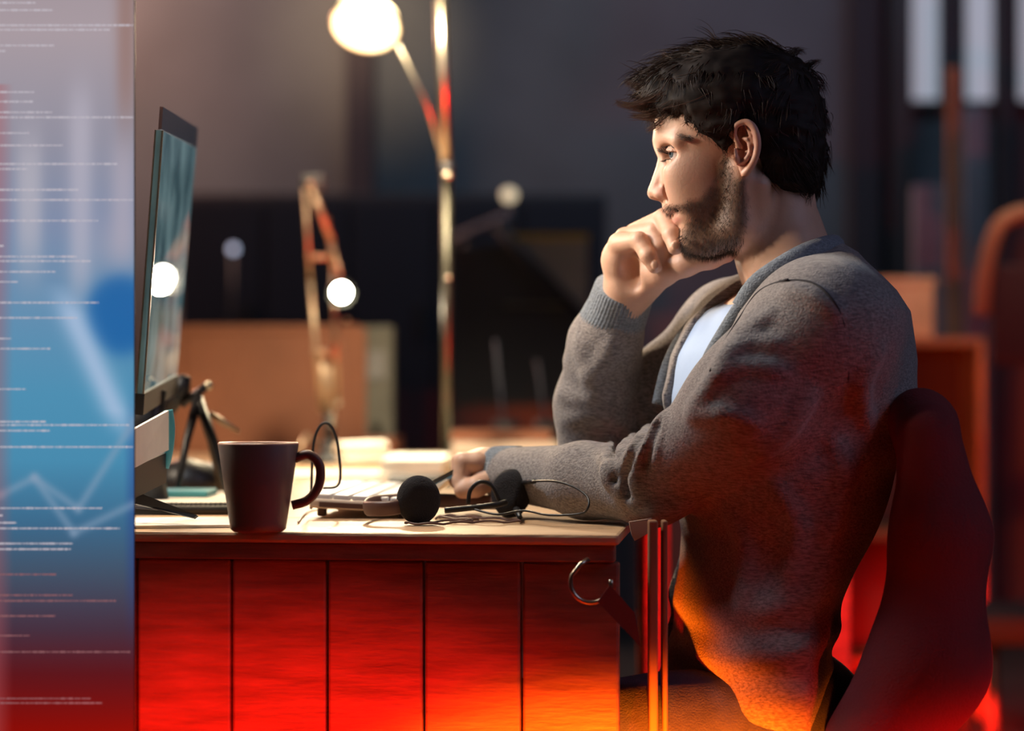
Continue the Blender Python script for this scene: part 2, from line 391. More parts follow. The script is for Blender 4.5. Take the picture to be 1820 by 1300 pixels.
# orange brown box partition
t = thing('desk_screen', P(480, 800, 2.75), 'orange-brown wooden desk screen standing behind the desk, left of the green-grey panel', 'screen')
a = P(318, 585, 2.75); b = P(640, 820, 2.75)
MB().box(((a.x+b.x)/2, 2.75, (a.z+.74)/2), (b.x-a.x-.03, .025, a.z-.74), bev=.003).build('panel', M['orangewood'], t)
for x in (a.x, b.x): MB().box((x, 2.75, (a.z+.74)/2), (.03, .035, a.z-.74+.006), bev=.004).build('post', M['orangewood'], t)
MB().box(((a.x+b.x)/2, 2.75, a.z), (b.x-a.x, .034, .02), bev=.003).build('top_rail', M['orangewood'], t)
o = MB(); a = P(642, 580, 2.8); b = P(700, 800, 2.8)
t = thing('binder', P(670, 800, 2.8), 'tall olive-grey binder standing right of the orange-brown desk screen', 'binder')
MB().box(((a.x+b.x)/2, 2.82, (a.z+.74)/2), (b.x-a.x, .10, a.z-.74), bev=.006).build('cover', M['olive'], t)
MB().box(((a.x+b.x)/2, 2.765, (a.z+.74)/2+.06), (.045, .004, .07)).build('spine_label', M['board'], t)
MB().tube([P(670, 760, 2.763), P(670, 760, 2.758)], .012, 14).build('finger_ring', M['darksteel'], t)
# second, rear work table
def table(name, corner, L, D, ang, label, zt=.74, thick=.035, planks=4, legs=True):
    """corner = front right corner of the top; runs to -x and away."""
    t = thing(name, (corner[0], corner[1], 0), label, 'desk')
    R = Matrix.Rotation(ang, 3, 'Z'); C = Vector((corner[0], corner[1], 0))
    w_ = D/planks
    for i in range(planks):
        Li = L if (i == 0 or legs) else L+.22
        MB().box(C+R @ Vector((-Li/2, w_*(i+.5), zt-thick/2)), (Li, w_-.0025, thick), R, .0035).build('plank', M['wood'], t)
    if legs:
        for lx in (-.05, -L+.05):
            for ly in (.06, D-.06):
                MB().box(C+R @ Vector((lx, ly, (zt-thick)/2)), (.06, .06, zt-thick), R, .005).build('leg', M['woodside'], t)
    return t, R, C
table('work_table', (.62, 1.25), 2.4, 1.5, 0, 'rear pale wooden work table lit by the two lamps')
# drawing board on an easel (centre)
t = thing('drawing_board', P(980, 700, 3.6), 'grey drawing board with ochre top edge leaning behind the man\'s raised hand', 'drawing board')
MB().plate([P(905, 425, 3.6), P(1045, 425, 3.6), P(1045, 562, 3.6), P(1000, 520, 3.6)], .02).build('sheet', M['board'], t)
MB().plate([P(900, 416, 3.58), P(1047, 416, 3.58), P(1047, 426, 3.58), P(900, 426, 3.58)], .03).build('top_edge', M['ochre'], t)
MB().tube([P(880, 400, 3.56), P(1060, 590, 3.56)], .014, 8).build('rail', M['nearblack'], t)
MB().plate([P(805, 440, 3.66), P(1048, 425, 3.66), P(1048, 800, 3.66), P(805, 800, 3.66)], .02).build('backing', M['nearblack'], t)
MB().box(P(960, 542, 3.62), (.2, .03, .008)).build('ledge', M['olive'], t)
for x in (830, 1030): MB().tube([P(x, 430, 3.7), Vector((P(x, 430, 3.75).x, 3.78, 0))], .014, 8).build('leg', M['nearblack'], t)
# third lamp: grey arm with dim globe
t = thing('globe_lamp', P(905, 700, 4.3), 'dim round globe lamp on a slanted grey arm beyond the drawing board', 'lamp')
g = MB(); g.lathe([(0.0001, -.022), (.014, -.018), (.022, -.008), (.023, 0), (.022, .008), (.014, .018), (.0001, .022)], 20, P(905, 347, 4.3)); g.build('globe', M['dimlight'], t)
MB().tube([P(800, 432, 4.3), P(905, 385, 4.3), P(905, 365, 4.3)], [.02, .016, .01], 10).build('arm', M['greycloth'], t)
MB().tube([P(905, 385, 4.32), Vector((P(905, 385, 4.32).x, 4.32, 0))], .012, 8).build('pole', M['nearblack'], t)
MB().lathe([(.0001, 0), (.12, 0), (.12, .02), (.0001, .03)], 20, (P(905, 0, 4.32).x, 4.32, 0)).build('base', M['nearblack'], t)
# cool lamp at left
t = thing('cool_lamp', P(415, 700, 5.0), 'tiny cool blue-white lamp glowing in front of the dark cabinet', 'lamp')
MB().lathe([(.0001, -.014), (.011, -.009), (.014, 0), (.011, .009), (.0001, .014)], 16, P(415, 443, 4.88)).build('bulb', M['bluelight'], t)
MB().tube([P(415, 450, 4.9), P(415, 560, 4.9), (P(415, 0, 4.9).x, 4.9, 0.0)], [.008, .008, .012], 8).build('stem', M['nearblack'], t)
# blurred small things centre
for (px, py, c_, m) in ((880, 605, 'blue', 'pen'), (955, 640, 'pale', 'pen')):
    t = thing('pen_holder', P(px+20, 760, 2.5), 'small dark pen pot on rear table, the '+('left' if c_ == 'blue' else 'right')+' one of the pair', 'pen pot')
    b_ = P(px+20, 760, 2.55); b_.z = .74
    MB().lathe([(.0001, 0), (.03, 0), (.032, .085), (.029, .085), (.027, .005), (.0001, .004)], 20, b_).build('pot', M['nearblack'], t)
    MB().tube([b_+Vector((.0, 0, .01)), Vector((P(px, py, 2.55).x, 2.55, P(px, py, 2.55).z))], .0035, 8).build('pen', M[m], t)
# right background: carton, post, chair
t = thing('carton', P(1600, 700, 3.4), 'tan cardboard carton on a dark shelf behind the man\'s back', 'box')
a = P(1530, 502, 3.4); b = P(1660, 600, 3.4)
MB().box(((a.x+b.x)/2, 3.5, (a.z+b.z)/2), (b.x-a.x, .2, a.z-b.z), bev=.004).build('body', M['tan'], t)
MB().box(((a.x+b.x)/2, 3.5, a.z+.003), (b.x-a.x+.012, .21, .02), bev=.003).build('lid', M['tan'], t)
zs = b.z
t = thing('shelf_unit', (P(1600, 0, 3.5).x, 3.5, 0), 'low dark shelf unit carrying the tan carton', 'shelf')
for sx in (-.2, .2): MB().box((P(1600, 0, 3.5).x+sx, 3.5, zs/2), (.02, .24, zs), bev=.003).build('side', M['tanwood'], t)
for z in (.15, .5, zs-.012): MB().box((P(1600, 0, 3.5).x, 3.5, z), (.38, .24, .022), bev=.003).build('shelf', M['tanwood'], t)
MB().box((P(1600, 0, 3.5).x, 3.61, zs/2), (.4, .012, zs), bev=.003).build('back_panel', M['darkfab'], t)
t = tag(vstrip('wooden_post', 1684, 1706, 120, 1250, 4.4, M['tanwood']), 'slim orange-brown wooden post right of the tan carton', 'post')
t = tag(vstrip('fabric_roll', 1622, 1680, 330, 1200, 4.7, M['greycloth'], .06), 'pale grey upright fabric roll behind the tan carton', 'roll')
t = tag(vstrip('plank_board', 1712, 1752, 190, 1230, 4.8, M['greycloth'], .03), 'dull grey upright board right of the wooden post', 'board')
t = thing('spare_chair', (P(1790, 0, 3).x, 3, 0), 'dark chair with curved tan back rail at the far right', 'chair')
MB().tube(smooth_pts([P(1745, 560, 3), P(1752, 480, 3), P(1772, 410, 3), P(1800, 385, 3), P(1840, 380, 3), P(1900, 400, 3.1)]), .016, 10, flat=1.4).build('back_rail', M['tanwood'], t)
MB().box(P(1830, 560, 3.04), (.20, .03, .26), bev=.012).build('backrest', M['darkfab'], t)
MB().box(P(1830, 1100, 2.9)+Vector((0, -.1, 0)), (.42, .42, .07), bev=.025).build('seat', M['darkfab'], t)
for sx in (1710, 1950):
    for yy in (2.65, 3.0):
        q = P(sx, 1100, 3); MB().tube([(q.x, yy, q.z), (q.x, yy, 0)], .016, 8).build('leg', M['nearblack'], t)
#@@DESK
# ================================================================== front desk
ang = math.radians(-6.5)*-1
corner = (P(1100, 951, -.21).x, -.21)
dk, R, C = table('desk', corner, .70, 1.35, -math.radians(6.5), 'front desk of pale worn wood where the man leans his elbows', legs=False, planks=5, thick=.012)
def D(x, y, z): return C+R @ Vector((x, y, z))
MB().box(D(-.345, .018, .7185), (.68, .022, .019), R, .002).build('apron', M['woodside'], dk)
for i in range(6):
    MB().box(D(-.0545-.109*i, .030, .358), (.1065, .02, .70), R, .003).build('front_board', M['woodside'], dk)
for i in range(6):
    MB().box(D(-.012, .15+.22*i, .345), (.02, .216, .69), R, .003).build('side_board', M['woodside'], dk) if i > 3 else None
for lx in (-.03, -.66):
    for ly in (.07, 1.3): MB().box(D(lx, ly, .345), (.045, .045, .69), R, .004).build('leg', M['woodside'], dk)
t = thing('ring_hook', P(1050, 1040, -.235), 'pale metal ring hook on the desk front with a hanging strap', 'hook')
rp = [P(1050+36*math.cos(a_), 1036+36*math.sin(a_), -.222) for a_ in np.linspace(-.15, math.pi+.35, 18)]
MB().tube(rp+[P(1032, 1003, -.222), P(1046, 995, -.215)], .0026, 8).build('ring', M['steel'], t)
MB().plate([P(1062, 1070, -.226), P(1084, 1040, -.226), P(1128, 1090, -.226), P(1140, 1152, -.226)], .004).build('strap', M['leather'], t)
zt = .74
# mug
mp = P(459, 690, -.17); mp.z = zt
t = thing('mug', mp, 'dark brown tapered coffee mug at the left of the desk', 'mug')
g = MB(); g.lathe([(.0001, .001), (.027, .001), (.0305, .004), (.0315, .01), (.0375, .05), (.0445, .0975), (.0437, .099), (.0423, .0975), (.0355, .05), (.029, .008), (.0001, .007)], 64, mp)
g.build('cup', M['mug'], t)
MB().lathe([(.0443, .0968), (.0446, .0985), (.0434, .0999), (.0422, .0985), (.0425, .0968)], 64, mp).build('rim', M['mugrim'], t)
hp = smooth_pts([mp+Vector(q) for q in ((.0405, 0, .082), (.056, 0, .086), (.068, 0, .074), (.067, 0, .052), (.055, 0, .036), (.0375, 0, .030))])
MB().tube(hp, .0052, 12, flat=.8, up=(0, 1, 0)).build('handle', M['brownplastic'], t)
MB().lathe([(.0001, .08), (.0405, .08)], 40, mp).build('coffee', M['nearblack'], t)
# keyboard: stands end-on, runs away from the camera
t = thing('keyboard', P(640, 905, .05), 'white keyboard seen end-on between the mug and the headset', 'keyboard')
KR = Matrix.Rotation(math.radians(-3), 3, 'Z') @ Matrix.Rotation(math.radians(3.0), 3, 'Y'); kc = Vector((P(655, 905, .08).x, .28, zt+.016))
MB().box(kc, (.125, .40, .012), KR, .003).build('base', M['cream'], t)
MB().box(kc+KR @ Vector((0, -.2005, -.001)), (.10, .002, .006), KR).build('side_recess', M['brownplastic'], t)
for sx in (-.05, .05): MB().box(kc+KR @ Vector((sx, -.17, -.0115)), (.01, .02, .010), KR, .002).build('foot', M['brownplastic'], t)
kme = None
for i in range(5):
    for j in range(17):
        c = kc+KR @ Vector((-.0485+.0235*i+.001, -.186+.0233*j, .0085))
        if kme is None:
            b = MB().box((0, 0, 0), (.0205, .0208, .007), KR, .0018); ko = b.build('key', M['white'], None); kme = ko.data
            ko.location = c
        else: ko = bpy.data.objects.new('key', kme); COL.objects.link(ko); ko.location = c
        ko.parent = t; ko.matrix_parent_inverse = wm(t).inverted()
# notebook, papers, scissors left of mug
t = thing('spiral_notebook', P(330, 890, .1), 'white spiral-bound notebook lying left of the mug', 'notebook')
a = P(250, 893, .20); b = P(412, 893, .20)
MB().box(((a.x+b.x)/2, .34, zt+.006), (b.x-a.x+.05, .30, .012), bev=.001).build('pages', M['paper'], t)
MB().box(((a.x+b.x)/2, .34, zt+.0135), (b.x-a.x+.05, .302, .002)).build('cover', M['paper'], t)
for i in range(26):
    x = a.x-.015+(b.x-a.x+.04)*i/25
    MB().tube([(x, .187+.006*math.cos(q), zt+.008+.006*math.sin(q)) for q in np.linspace(0, 2*math.pi, 9)], .0008, 5, cap=False).build('ring', M['nearblack'], t)
t = tag(MB().box((a.x+.03, .36, zt+.019), (.08, .10, .008), bev=.002).build('notepad', M['teal']), 'small teal sticky notepad on the spiral notebook', 'notepad')
t = tag(MB().box((P(330, 0, -.05).x, -.02, zt+.002), (.19, .16, .003), Matrix.Rotation(.15, 3, 'Z')).build('paper_sheet', M['paper']), 'loose paper sheets at the desk front left of the mug', 'paper')
t = thing('ruler_arm', P(300, 900, -.1), 'dark slim folding ruler crossing the papers left of the mug', 'ruler')
MB().plate([P(225, 868, -.05), P(350, 916, -.10), P(344, 921, -.10), P(225, 892, -.05)], .004).build('blade', M['black'], t)
MB().plate([P(225, 903, -.06), P(335, 912, -.08), P(335, 917, -.08), P(225, 914, -.06)], .004).build('blade', M['black'], t)
# monitor
bulb_c = P(607, 522, 1.88); M_ = P(287, 493, .15); CAM_ = Vector((0, CAMY, CAMZ))
sn_ = ((bulb_c-M_).normalized()-(M_-CAM_).normalized()).normalized()   # the screen is tilted so that it mirrors the lamp bulb
def on_plane(px, py):
    k_ = P(px, py, 0)-CAM_; return CAM_+k_*(sn_.dot(M_-CAM_)/sn_.dot(k_))
TL = on_plane(290, 190); BL = on_plane(250, 738); TR = on_plane(352, 228); BR = on_plane(312, 699)
t = thing('monitor', (BL.x+.0, .25, zt), 'thin glossy monitor seen nearly edge-on at the left of the desk', 'monitor')
def bil(u, v): return (TL*(1-u)+TR*u)*(1-v)+(BL*(1-u)+BR*u)*v
nrm = (TR-TL).cross(BL-TL).normalized()
if nrm.x < 0: nrm = -nrm
def panel(u0, u1, v0, v1, off, th):
    p = [bil(u0, v0)+nrm*off, bil(u1, v0)+nrm*off, bil(u1, v1)+nrm*off, bil(u0, v1)+nrm*off]; m = MB(); q = [a-nrm*th for a in p]
    m.add(p+q, [(0, 1, 2, 3), (7, 6, 5, 4), (0, 4, 5, 1), (1, 5, 6, 2), (2, 6, 7, 3), (3, 7, 4, 0)]); return m
panel(0, 1, .075, .93, 0, .006).build('screen', M['screen'], t)
panel(0, 1, 0, .072, 0, .004).build('glass_border', M['glass'], t)
panel(0, 1, .93, 1, .003, .014).build('chin', M['black'], t)
panel(0, .012, .075, .93, .002, .010).build('side_edge', M['steel'], t)
panel(.35, .8, .3, .85, -.0065, .012).build('rear_case', M['black'], t)
sp = [bil(.5, .95)-nrm*.012]
MB().tube([sp[0], sp[0]+Vector((-.01, 0, -.06)), Vector((sp[0].x-.0, .27, zt+.012))], .014, 10, flat=1.5).build('neck', M['black'], t)
MB().box((BL.x+.02, .27, zt+.006), (.16, .22, .010), bev=.004).build('foot', M['black'], t)
# angled card beneath the monitor
t = thing('file_stand', P(275, 830, -.02), 'cream wedge file stand with teal edge under the monitor', 'file stand')
MB().plate([P(236, 765, -.12), P(300, 730, .02), P(300, 800, .02), P(240, 832, -.12)], .004).build('side_panel', M['paper'], t)
MB().tube(smooth_pts([P(299, 729, .03), P(303, 760, .03), P(300, 800, .03), P(292, 832, .03)]), .0035, 8, flat=1.6).build('edge_strip', M['teal'], t)
MB().plate([P(236, 832, -.12), P(296, 805, .03), P(296, 858, .03), P(236, 888, -.12)], .004).build('base_block', M['black'], t)
# camera tripod
t = thing('desk_tripod', P(360, 800, .5), 'small black tripod with shiny knobs behind the monitor', 'tripod')
hub = P(352, 708, .5)
for q in ((310, 0.40), (395, .62), (410, .42)):
    e = P(q[0], 800, q[1]); e.z = zt; MB().tube([hub, hub*.5+e*.5+Vector((0, 0, .012)), e], [.008, .006, .004], 8).build('leg', M['black'], t)
MB().tube([P(300, 730, .5), P(322, 690, .5), P(330, 668, .5)], [.010, .014, .008], 10).build('head', M['black'], t)
MB().tube([P(322, 720, .5), P(368, 686, .5)], .006, 8).build('arm', M['black'], t)
MB().lathe([(.0001, -.007), (.005, -.005), (.007, 0), (.005, .005), (.0001, .007)], 14, P(370, 686, .5)).build('knob', M['steel'], t)
MB().tube([P(372, 735, .52), P(392, 748, .52), P(425, 768, .52)], [.004, .005, .003], 8).build('lever', M['copper'], t)
# dark helmet-like bag behind
t = tag(MB().lathe([(.0001, 0), (.05, .002), (.055, .02), (.04, .045), (.0001, .055)], 24, (P(330, 0, .72).x, .72, zt)).build('cable_pouch', M['black']), 'squat black pouch behind the tripod legs', 'pouch')
#@@HEADSET
t = thing('headset', P(820, 930, -.02), 'black headset with foam ear pads lying right of the keyboard', 'headset')
def cup(c, rx, rz, yaw, roll=0, th=.020):
    Rm = Matrix.Rotation(yaw, 3, 'Z') @ Matrix.Rotation(roll, 3, 'Y')
    S = Matrix(((rx, 0, 0), (0, rz, 0), (0, 0, 1))); g = MB()
    B = Rm @ Matrix.Rotation(math.pi/2, 3, 'X') @ S
    g.lathe([(.0001, th*.55), (.5, th*.6), (.85, th*.5), (1, th*.15), (1, -th*.2), (.9, -th*.5), (.6, -th*.6), (.0001, -th*.6)], 36, c, B)
    return g
c1 = P(744, 893, -.04); c1.z = zt+.0295; cup(c1, .0255, .0285, .25).build('ear_pad', M['foam'], t)
g = cup(c1+Vector((.002, .013, 0)), .022, .025, .25, 0, .012); g.build('ear_shell', M['black'], t)
c2 = P(908, 869, .075); c2.z = zt+.0315; cup(c2, .0235, .0300, -.45, .12, .026).build('ear_pad', M['foam'], t)
cup(c2+Vector((-.006, .013, 0)), .02, .026, -.45, .12, .012).build('ear_shell', M['black'], t)
MB().tube([c2+Vector((.006, 0, -.018)), P(924, 926, -.01)+Vector((0, 0, .004))], [.005, .003], 8).build('yoke', M['black'], t)
hb = smooth_pts([c1+Vector((.0, .012, -.002)), P(700, 903, -.05), P(662, 905, -.04), P(650, 903, .0), P(672, 893, .08), P(760, 890, .14), P(860, 893, .13), c2+Vector((-.012, .01, -.012))])
for q in hb: q.z = max(q.z, zt+.0095)
MB().tube(hb, .0032, 8, flat=2.8).build('headband', M['brownplastic'], t)
MB().tube(smooth_pts([P(832, 896, .03), P(836, 872, .03), P(853, 857, .03), P(873, 863, .03), P(885, 885, .03), P(888, 896, .03)]), .0025, 8, flat=.8, up=(0, 1, 0)).build('strap_loop', M['black'], t)
MB().tube(smooth_pts([P(790, 908, .0), P(830, 904, .0), P(880, 898, .0), P(900, 893, .02)]), .0022, 8, flat=1.6).build('inner_band', M['black'], t)
MB().tube([P(930, 858, .06), P(950, 856, .02)], .003, 8).build('cable_plug', M['black'], t)
cb = smooth_pts([P(946, 856, .02), P(985, 856, -.03), P(1020, 866, -.06), P(1044, 884, -.09), P(1045, 903, -.10), P(1030, 914, -.09), P(975, 916, -.07), P(930, 908, -.02), P(885, 915, -.02), P(840, 905, 0.0)])
for q in cb: q.z = max(q.z, zt+.002)
MB().tube(cb, .0014, 7).build('cable', M['black'], t)
t = tag(MB().tube([Vector((q.x, q.y, zt+.0022+.002*abs(math.sin(i*.6)))) for i, q in enumerate(smooth_pts([P(775, 905, .05), P(800, 885, .1), P(850, 900, .02), P(790, 915, -.02), P(720, 925, -.05), P(770, 930, -.07), P(850, 918, -.03), P(925, 920, -.03), P(895, 900, .02), P(820, 893, .07), P(780, 898, .06), P(840, 910, .0), P(800, 922, -.04)], 8))], .0013, 6).build('tangled_cable', M['brownplastic']), 'tangled thin brown cable under the headset', 'cable')
mb = MB(); mb.tube(smooth_pts([P(553, 905, .1), P(556, 800, .1), P(566, 762, .1), P(580, 752, .1), P(593, 765, .1), P(602, 800, .1), P(603, 860, .1), P(575, 868, .12)]), .0017, 8)
t = tag(mb.build('cable_arch', M['nearblack']), 'thin dark cable standing in an arch behind the mug handle', 'cable')
t = tag(MB().tube([Vector((q.x, q.y, zt+.0022)) for q in smooth_pts([P(530, 880, -.02), P(548, 862, .2), P(590, 870, .3), P(610, 862, .5)], 8)], .0013, 6).build('white_cable', M['cream']), 'pale thin cable from the keyboard behind the mug', 'cable')
#@@LAMPS
t = thing('floor_lamp', (P(792, 0, 1.7).x, 1.7, zt), 'tall thin steel pole lamp with glowing round head standing centre', 'lamp')
z0 = zt
MB().tube([Vector((P(793, 0, 1.7).x, 1.7, z0)), P(795, 310, 1.7)], .0092, 14).build('lower_pole', M['darksteel'], t)
MB().tube([P(792, 300, 1.7), P(781, -80, 1.7)], .0112, 14).build('upper_pole', M['steel'], t)
MB().tube([P(794, 288, 1.7), P(795, 316, 1.7)], .0135, 14).build('joint', M['black'], t)
MB().lathe([(.0001, 0), (.009, .001), (.009, .01), (.0001, .014)], 14, P(796, 318, 1.68)).build('joint_nut', M['steel'], t)
MB().lathe([(.0001, 0), (.075, 0), (.078, .006), (.07, .014), (.012, .018), (.0001, .018)], 36, (P(793, 0, 1.7).x, 1.7, z0)).build('base', M['black'], t)
MB().tube([P(790, 288, 1.7), P(760, 190, 1.68), P(706, 78, 1.62)], .0042, 10).build('arm', M['steel'], t)
MB().lathe([(.0001, -.004), (.006, 0), (.0001, .004)], 12, P(797, 494, 1.69)).build('screw', M['steel'], t)
hc = P(650, 46, 1.6); HR = (Vector((-.10, -.62, -.78))).to_track_quat('Z', 'Y').to_matrix()
hd = MB(); hd.lathe([(.066, .0), (.060, -.022), (.040, -.04), (.0001, -.048)], 40, hc, HR); shade = hd.build('shade', M['lamp_inner'], t)
MB().lathe([(.066, 0), (.068, .001), (.067, .004), (.064, .003)], 40, hc, HR).build('shade_rim', M['steel'], t)
MB().lathe([(.0001, -.012), (.030, -.012), (.038, -.02), (.038, -.03)], 32, hc, HR).build('diffuser', M['lamp_glow'], t)
# anglepoise
t = thing('anglepoise_lamp', (P(585, 0, 2.0).x, 2.0, zt), 'jointed desk lamp with twin rods and glaring bulb behind the mug', 'lamp')
def rod(a, b, r=.006, m='copper', nm='rod'): MB().tube([P(*a), P(*b)], r, 10).build(nm, M[m], t)
Y = 2.0
rod((541, 335, Y), (552, 500, Y), .004); rod((552, 500, Y), (570, 730, Y), .005)
rod((581, 385, Y), (592, 480, Y), .0045); rod((592, 480, Y), (601, 725, Y), .005)
rod((549, 325, Y), (590, 430, Y), .0075, 'copper', 'upper_arm')
rod((545, 457, Y), (585, 457, Y), .006, 'copper', 'cross_bar'); rod((556, 628, Y), (596, 628, Y), .009, 'copper', 'cross_bar')
rod((572, 630, Y+.01), (578, 735, Y+.01), .008, 'copper', 'spring'); rod((586, 630, Y+.01), (588, 735, Y+.01), .006, 'copper', 'spring')
MB().box(P(556, 326, Y+.02), (.05, .03, .035), bev=.005).build('top_joint', M['black'], t)
MB().lathe([(.0001, -.008), (.008, 0), (.0001, .008)], 14, P(551, 326, Y-.01)).build('knob', M['copper'], t)
MB().tube([P(590, 430, Y), P(604, 490, Y-.05)], .005, 8).build('head_stem', M['copper'], t)
LR = Vector((.12, -1, -.35)).to_track_quat('Z', 'Y').to_matrix(); lc = P(607, 522, Y-.1)
MB().lathe([(.027, .0), (.026, -.02), (.020, -.045), (.012, -.06), (.0001, -.065)], 32, lc, LR).build('shade', M['darksteel'], t)
MB().lathe([(.0001, .010), (.010, .008), (.0165, 0), (.018, -.01), (.010, -.02), (.0001, -.025)], 24, lc, LR).build('bulb', M['bulb'], t)
for q in ((602, 718, .009), (592, 738, .009), (590, 755, .008), (592, 796, .008), (617, 568, .008), (585, 722, .006)):
    MB().lathe([(.0001, -q[2]*.6), (q[2]*.5, -q[2]*.4), (q[2]*.6, 0), (q[2]*.5, q[2]*.4), (.0001, q[2]*.6)], 12, P(q[0], q[1], Y-.03)).build('knob', M['steel'], t)
bp = Vector((P(585, 0, Y).x, Y, zt)); MB().lathe([(.0001, 0), (.07, 0), (.07, .012), (.02, .022), (.016, .05), (.0001, .055)], 30, bp).build('base', M['black'], t)
MB().tube([bp+Vector((0, 0, .04)), P(585, 735, Y)], .012, 10).build('neck', M['black'], t)
MB().tube([bp+Vector((-.01, 0, .03)), P(545, 775, Y-.05), P(530, 800, Y-.1)], .005, 8).build('bracket', M['copper'], t)
pl = bpy.data.lights.new('bulb_light', 'SPOT'); pl.energy = 9; pl.color = (1, .85, .6); pl.shadow_soft_size = .02; pl.spot_size = 2.3; pl.spot_blend = .5
po = bpy.data.objects.new('bulb_light', pl); COL.objects.link(po); po.location = lc+LR @ Vector((0, 0, .03)); aim(po, po.location+LR @ Vector((0, 0, 1))); po.parent = t; po.matrix_parent_inverse = wm(t).inverted()
pl = bpy.data.lights.new('head_light', 'SPOT'); pl.energy = 60; pl.color = (1, .80, .5); pl.shadow_soft_size = .03; pl.spot_size = 2.2; pl.spot_blend = .6
po = bpy.data.objects.new('head_light', pl); COL.objects.link(po); po.location = hc+HR @ Vector((0, 0, .02)); aim(po, po.location+HR @ Vector((0, 0, 1))+Vector((0, 0, -.4)))
# rear desk clutter
def stack(name, px0, px1, y0, y1, zb, h, label, cat, m='paper', rot=0, n=1):
    a = P(px0, 0, y0).x; b = P(px1, 0, y0).x
    t = thing(name, ((a+b)/2, (y0+y1)/2, zb), label, cat)
    for i in range(n):
        MB().box(((a+b)/2+random.uniform(-.004, .004), (y0+y1)/2, zb+h*(i+.5)/n), (b-a, y1-y0, h/n*.92), Matrix.Rotation(rot+random.uniform(-.04, .04), 3, 'Z'), .001).build('sheet_block' if n > 1 else 'sheets', M[m], t)
    return t
stack('paper_stack', 680, 790, 1.3, 1.62, zt, .034, 'brightly lit white paper stack left of the lamp pole', 'paper', n=3)
stack('paper_stack', 812, 900, 1.5, 1.8, zt, .02, 'cream paper stack right of the lamp pole, behind the resting hand', 'paper', n=2)
stack('flat_folder', 800, 990, 2.0, 2.4, zt, .045, 'cream folder pile under the orange-brown book', 'folder', 'cream', n=2)
stack('brown_book', 800, 985, 2.1, 2.4, zt+.046, .02, 'orange-brown book on top of the cream folder pile', 'book', 'orangewood')
stack('dark_folder', 682, 800, .95, 1.2, zt, .012, 'thin black folder in front of the lit paper stack', 'folder', 'nearblack')
stack('lower_papers', 470, 690, 1.26, 1.42, zt, .008, 'wide pale drawing sheets spread before the jointed lamp', 'paper', n=2)
stack('book', 640, 700, 2.2, 2.5, zt+.0, .05, 'orange-brown book block behind the paper rolls', 'book', 'orangewood')
for i, (x0, x1, py, r, yy) in enumerate(((605, 690, 770, .012, 1.9), (600, 682, 797, .012, 1.7))):
    c0 = P(x0, py, yy); c1_ = P(x1, py+4, yy+.12); c0.z = c1_.z = max(zt+r, c0.z)
    if i == 0: c0.z = c1_.z = zt+.012
    t = thing('paper_roll', c0, ('rear' if i == 0 else 'front')+' pale rolled drawing lying beside the jointed lamp base', 'paper roll')
    MB().tube([c0, c1_], r, 16, cap=False).build('roll', M['paper'], t); MB().tube([c0, c1_], r*.7, 12).build('core', M['cream'], t)
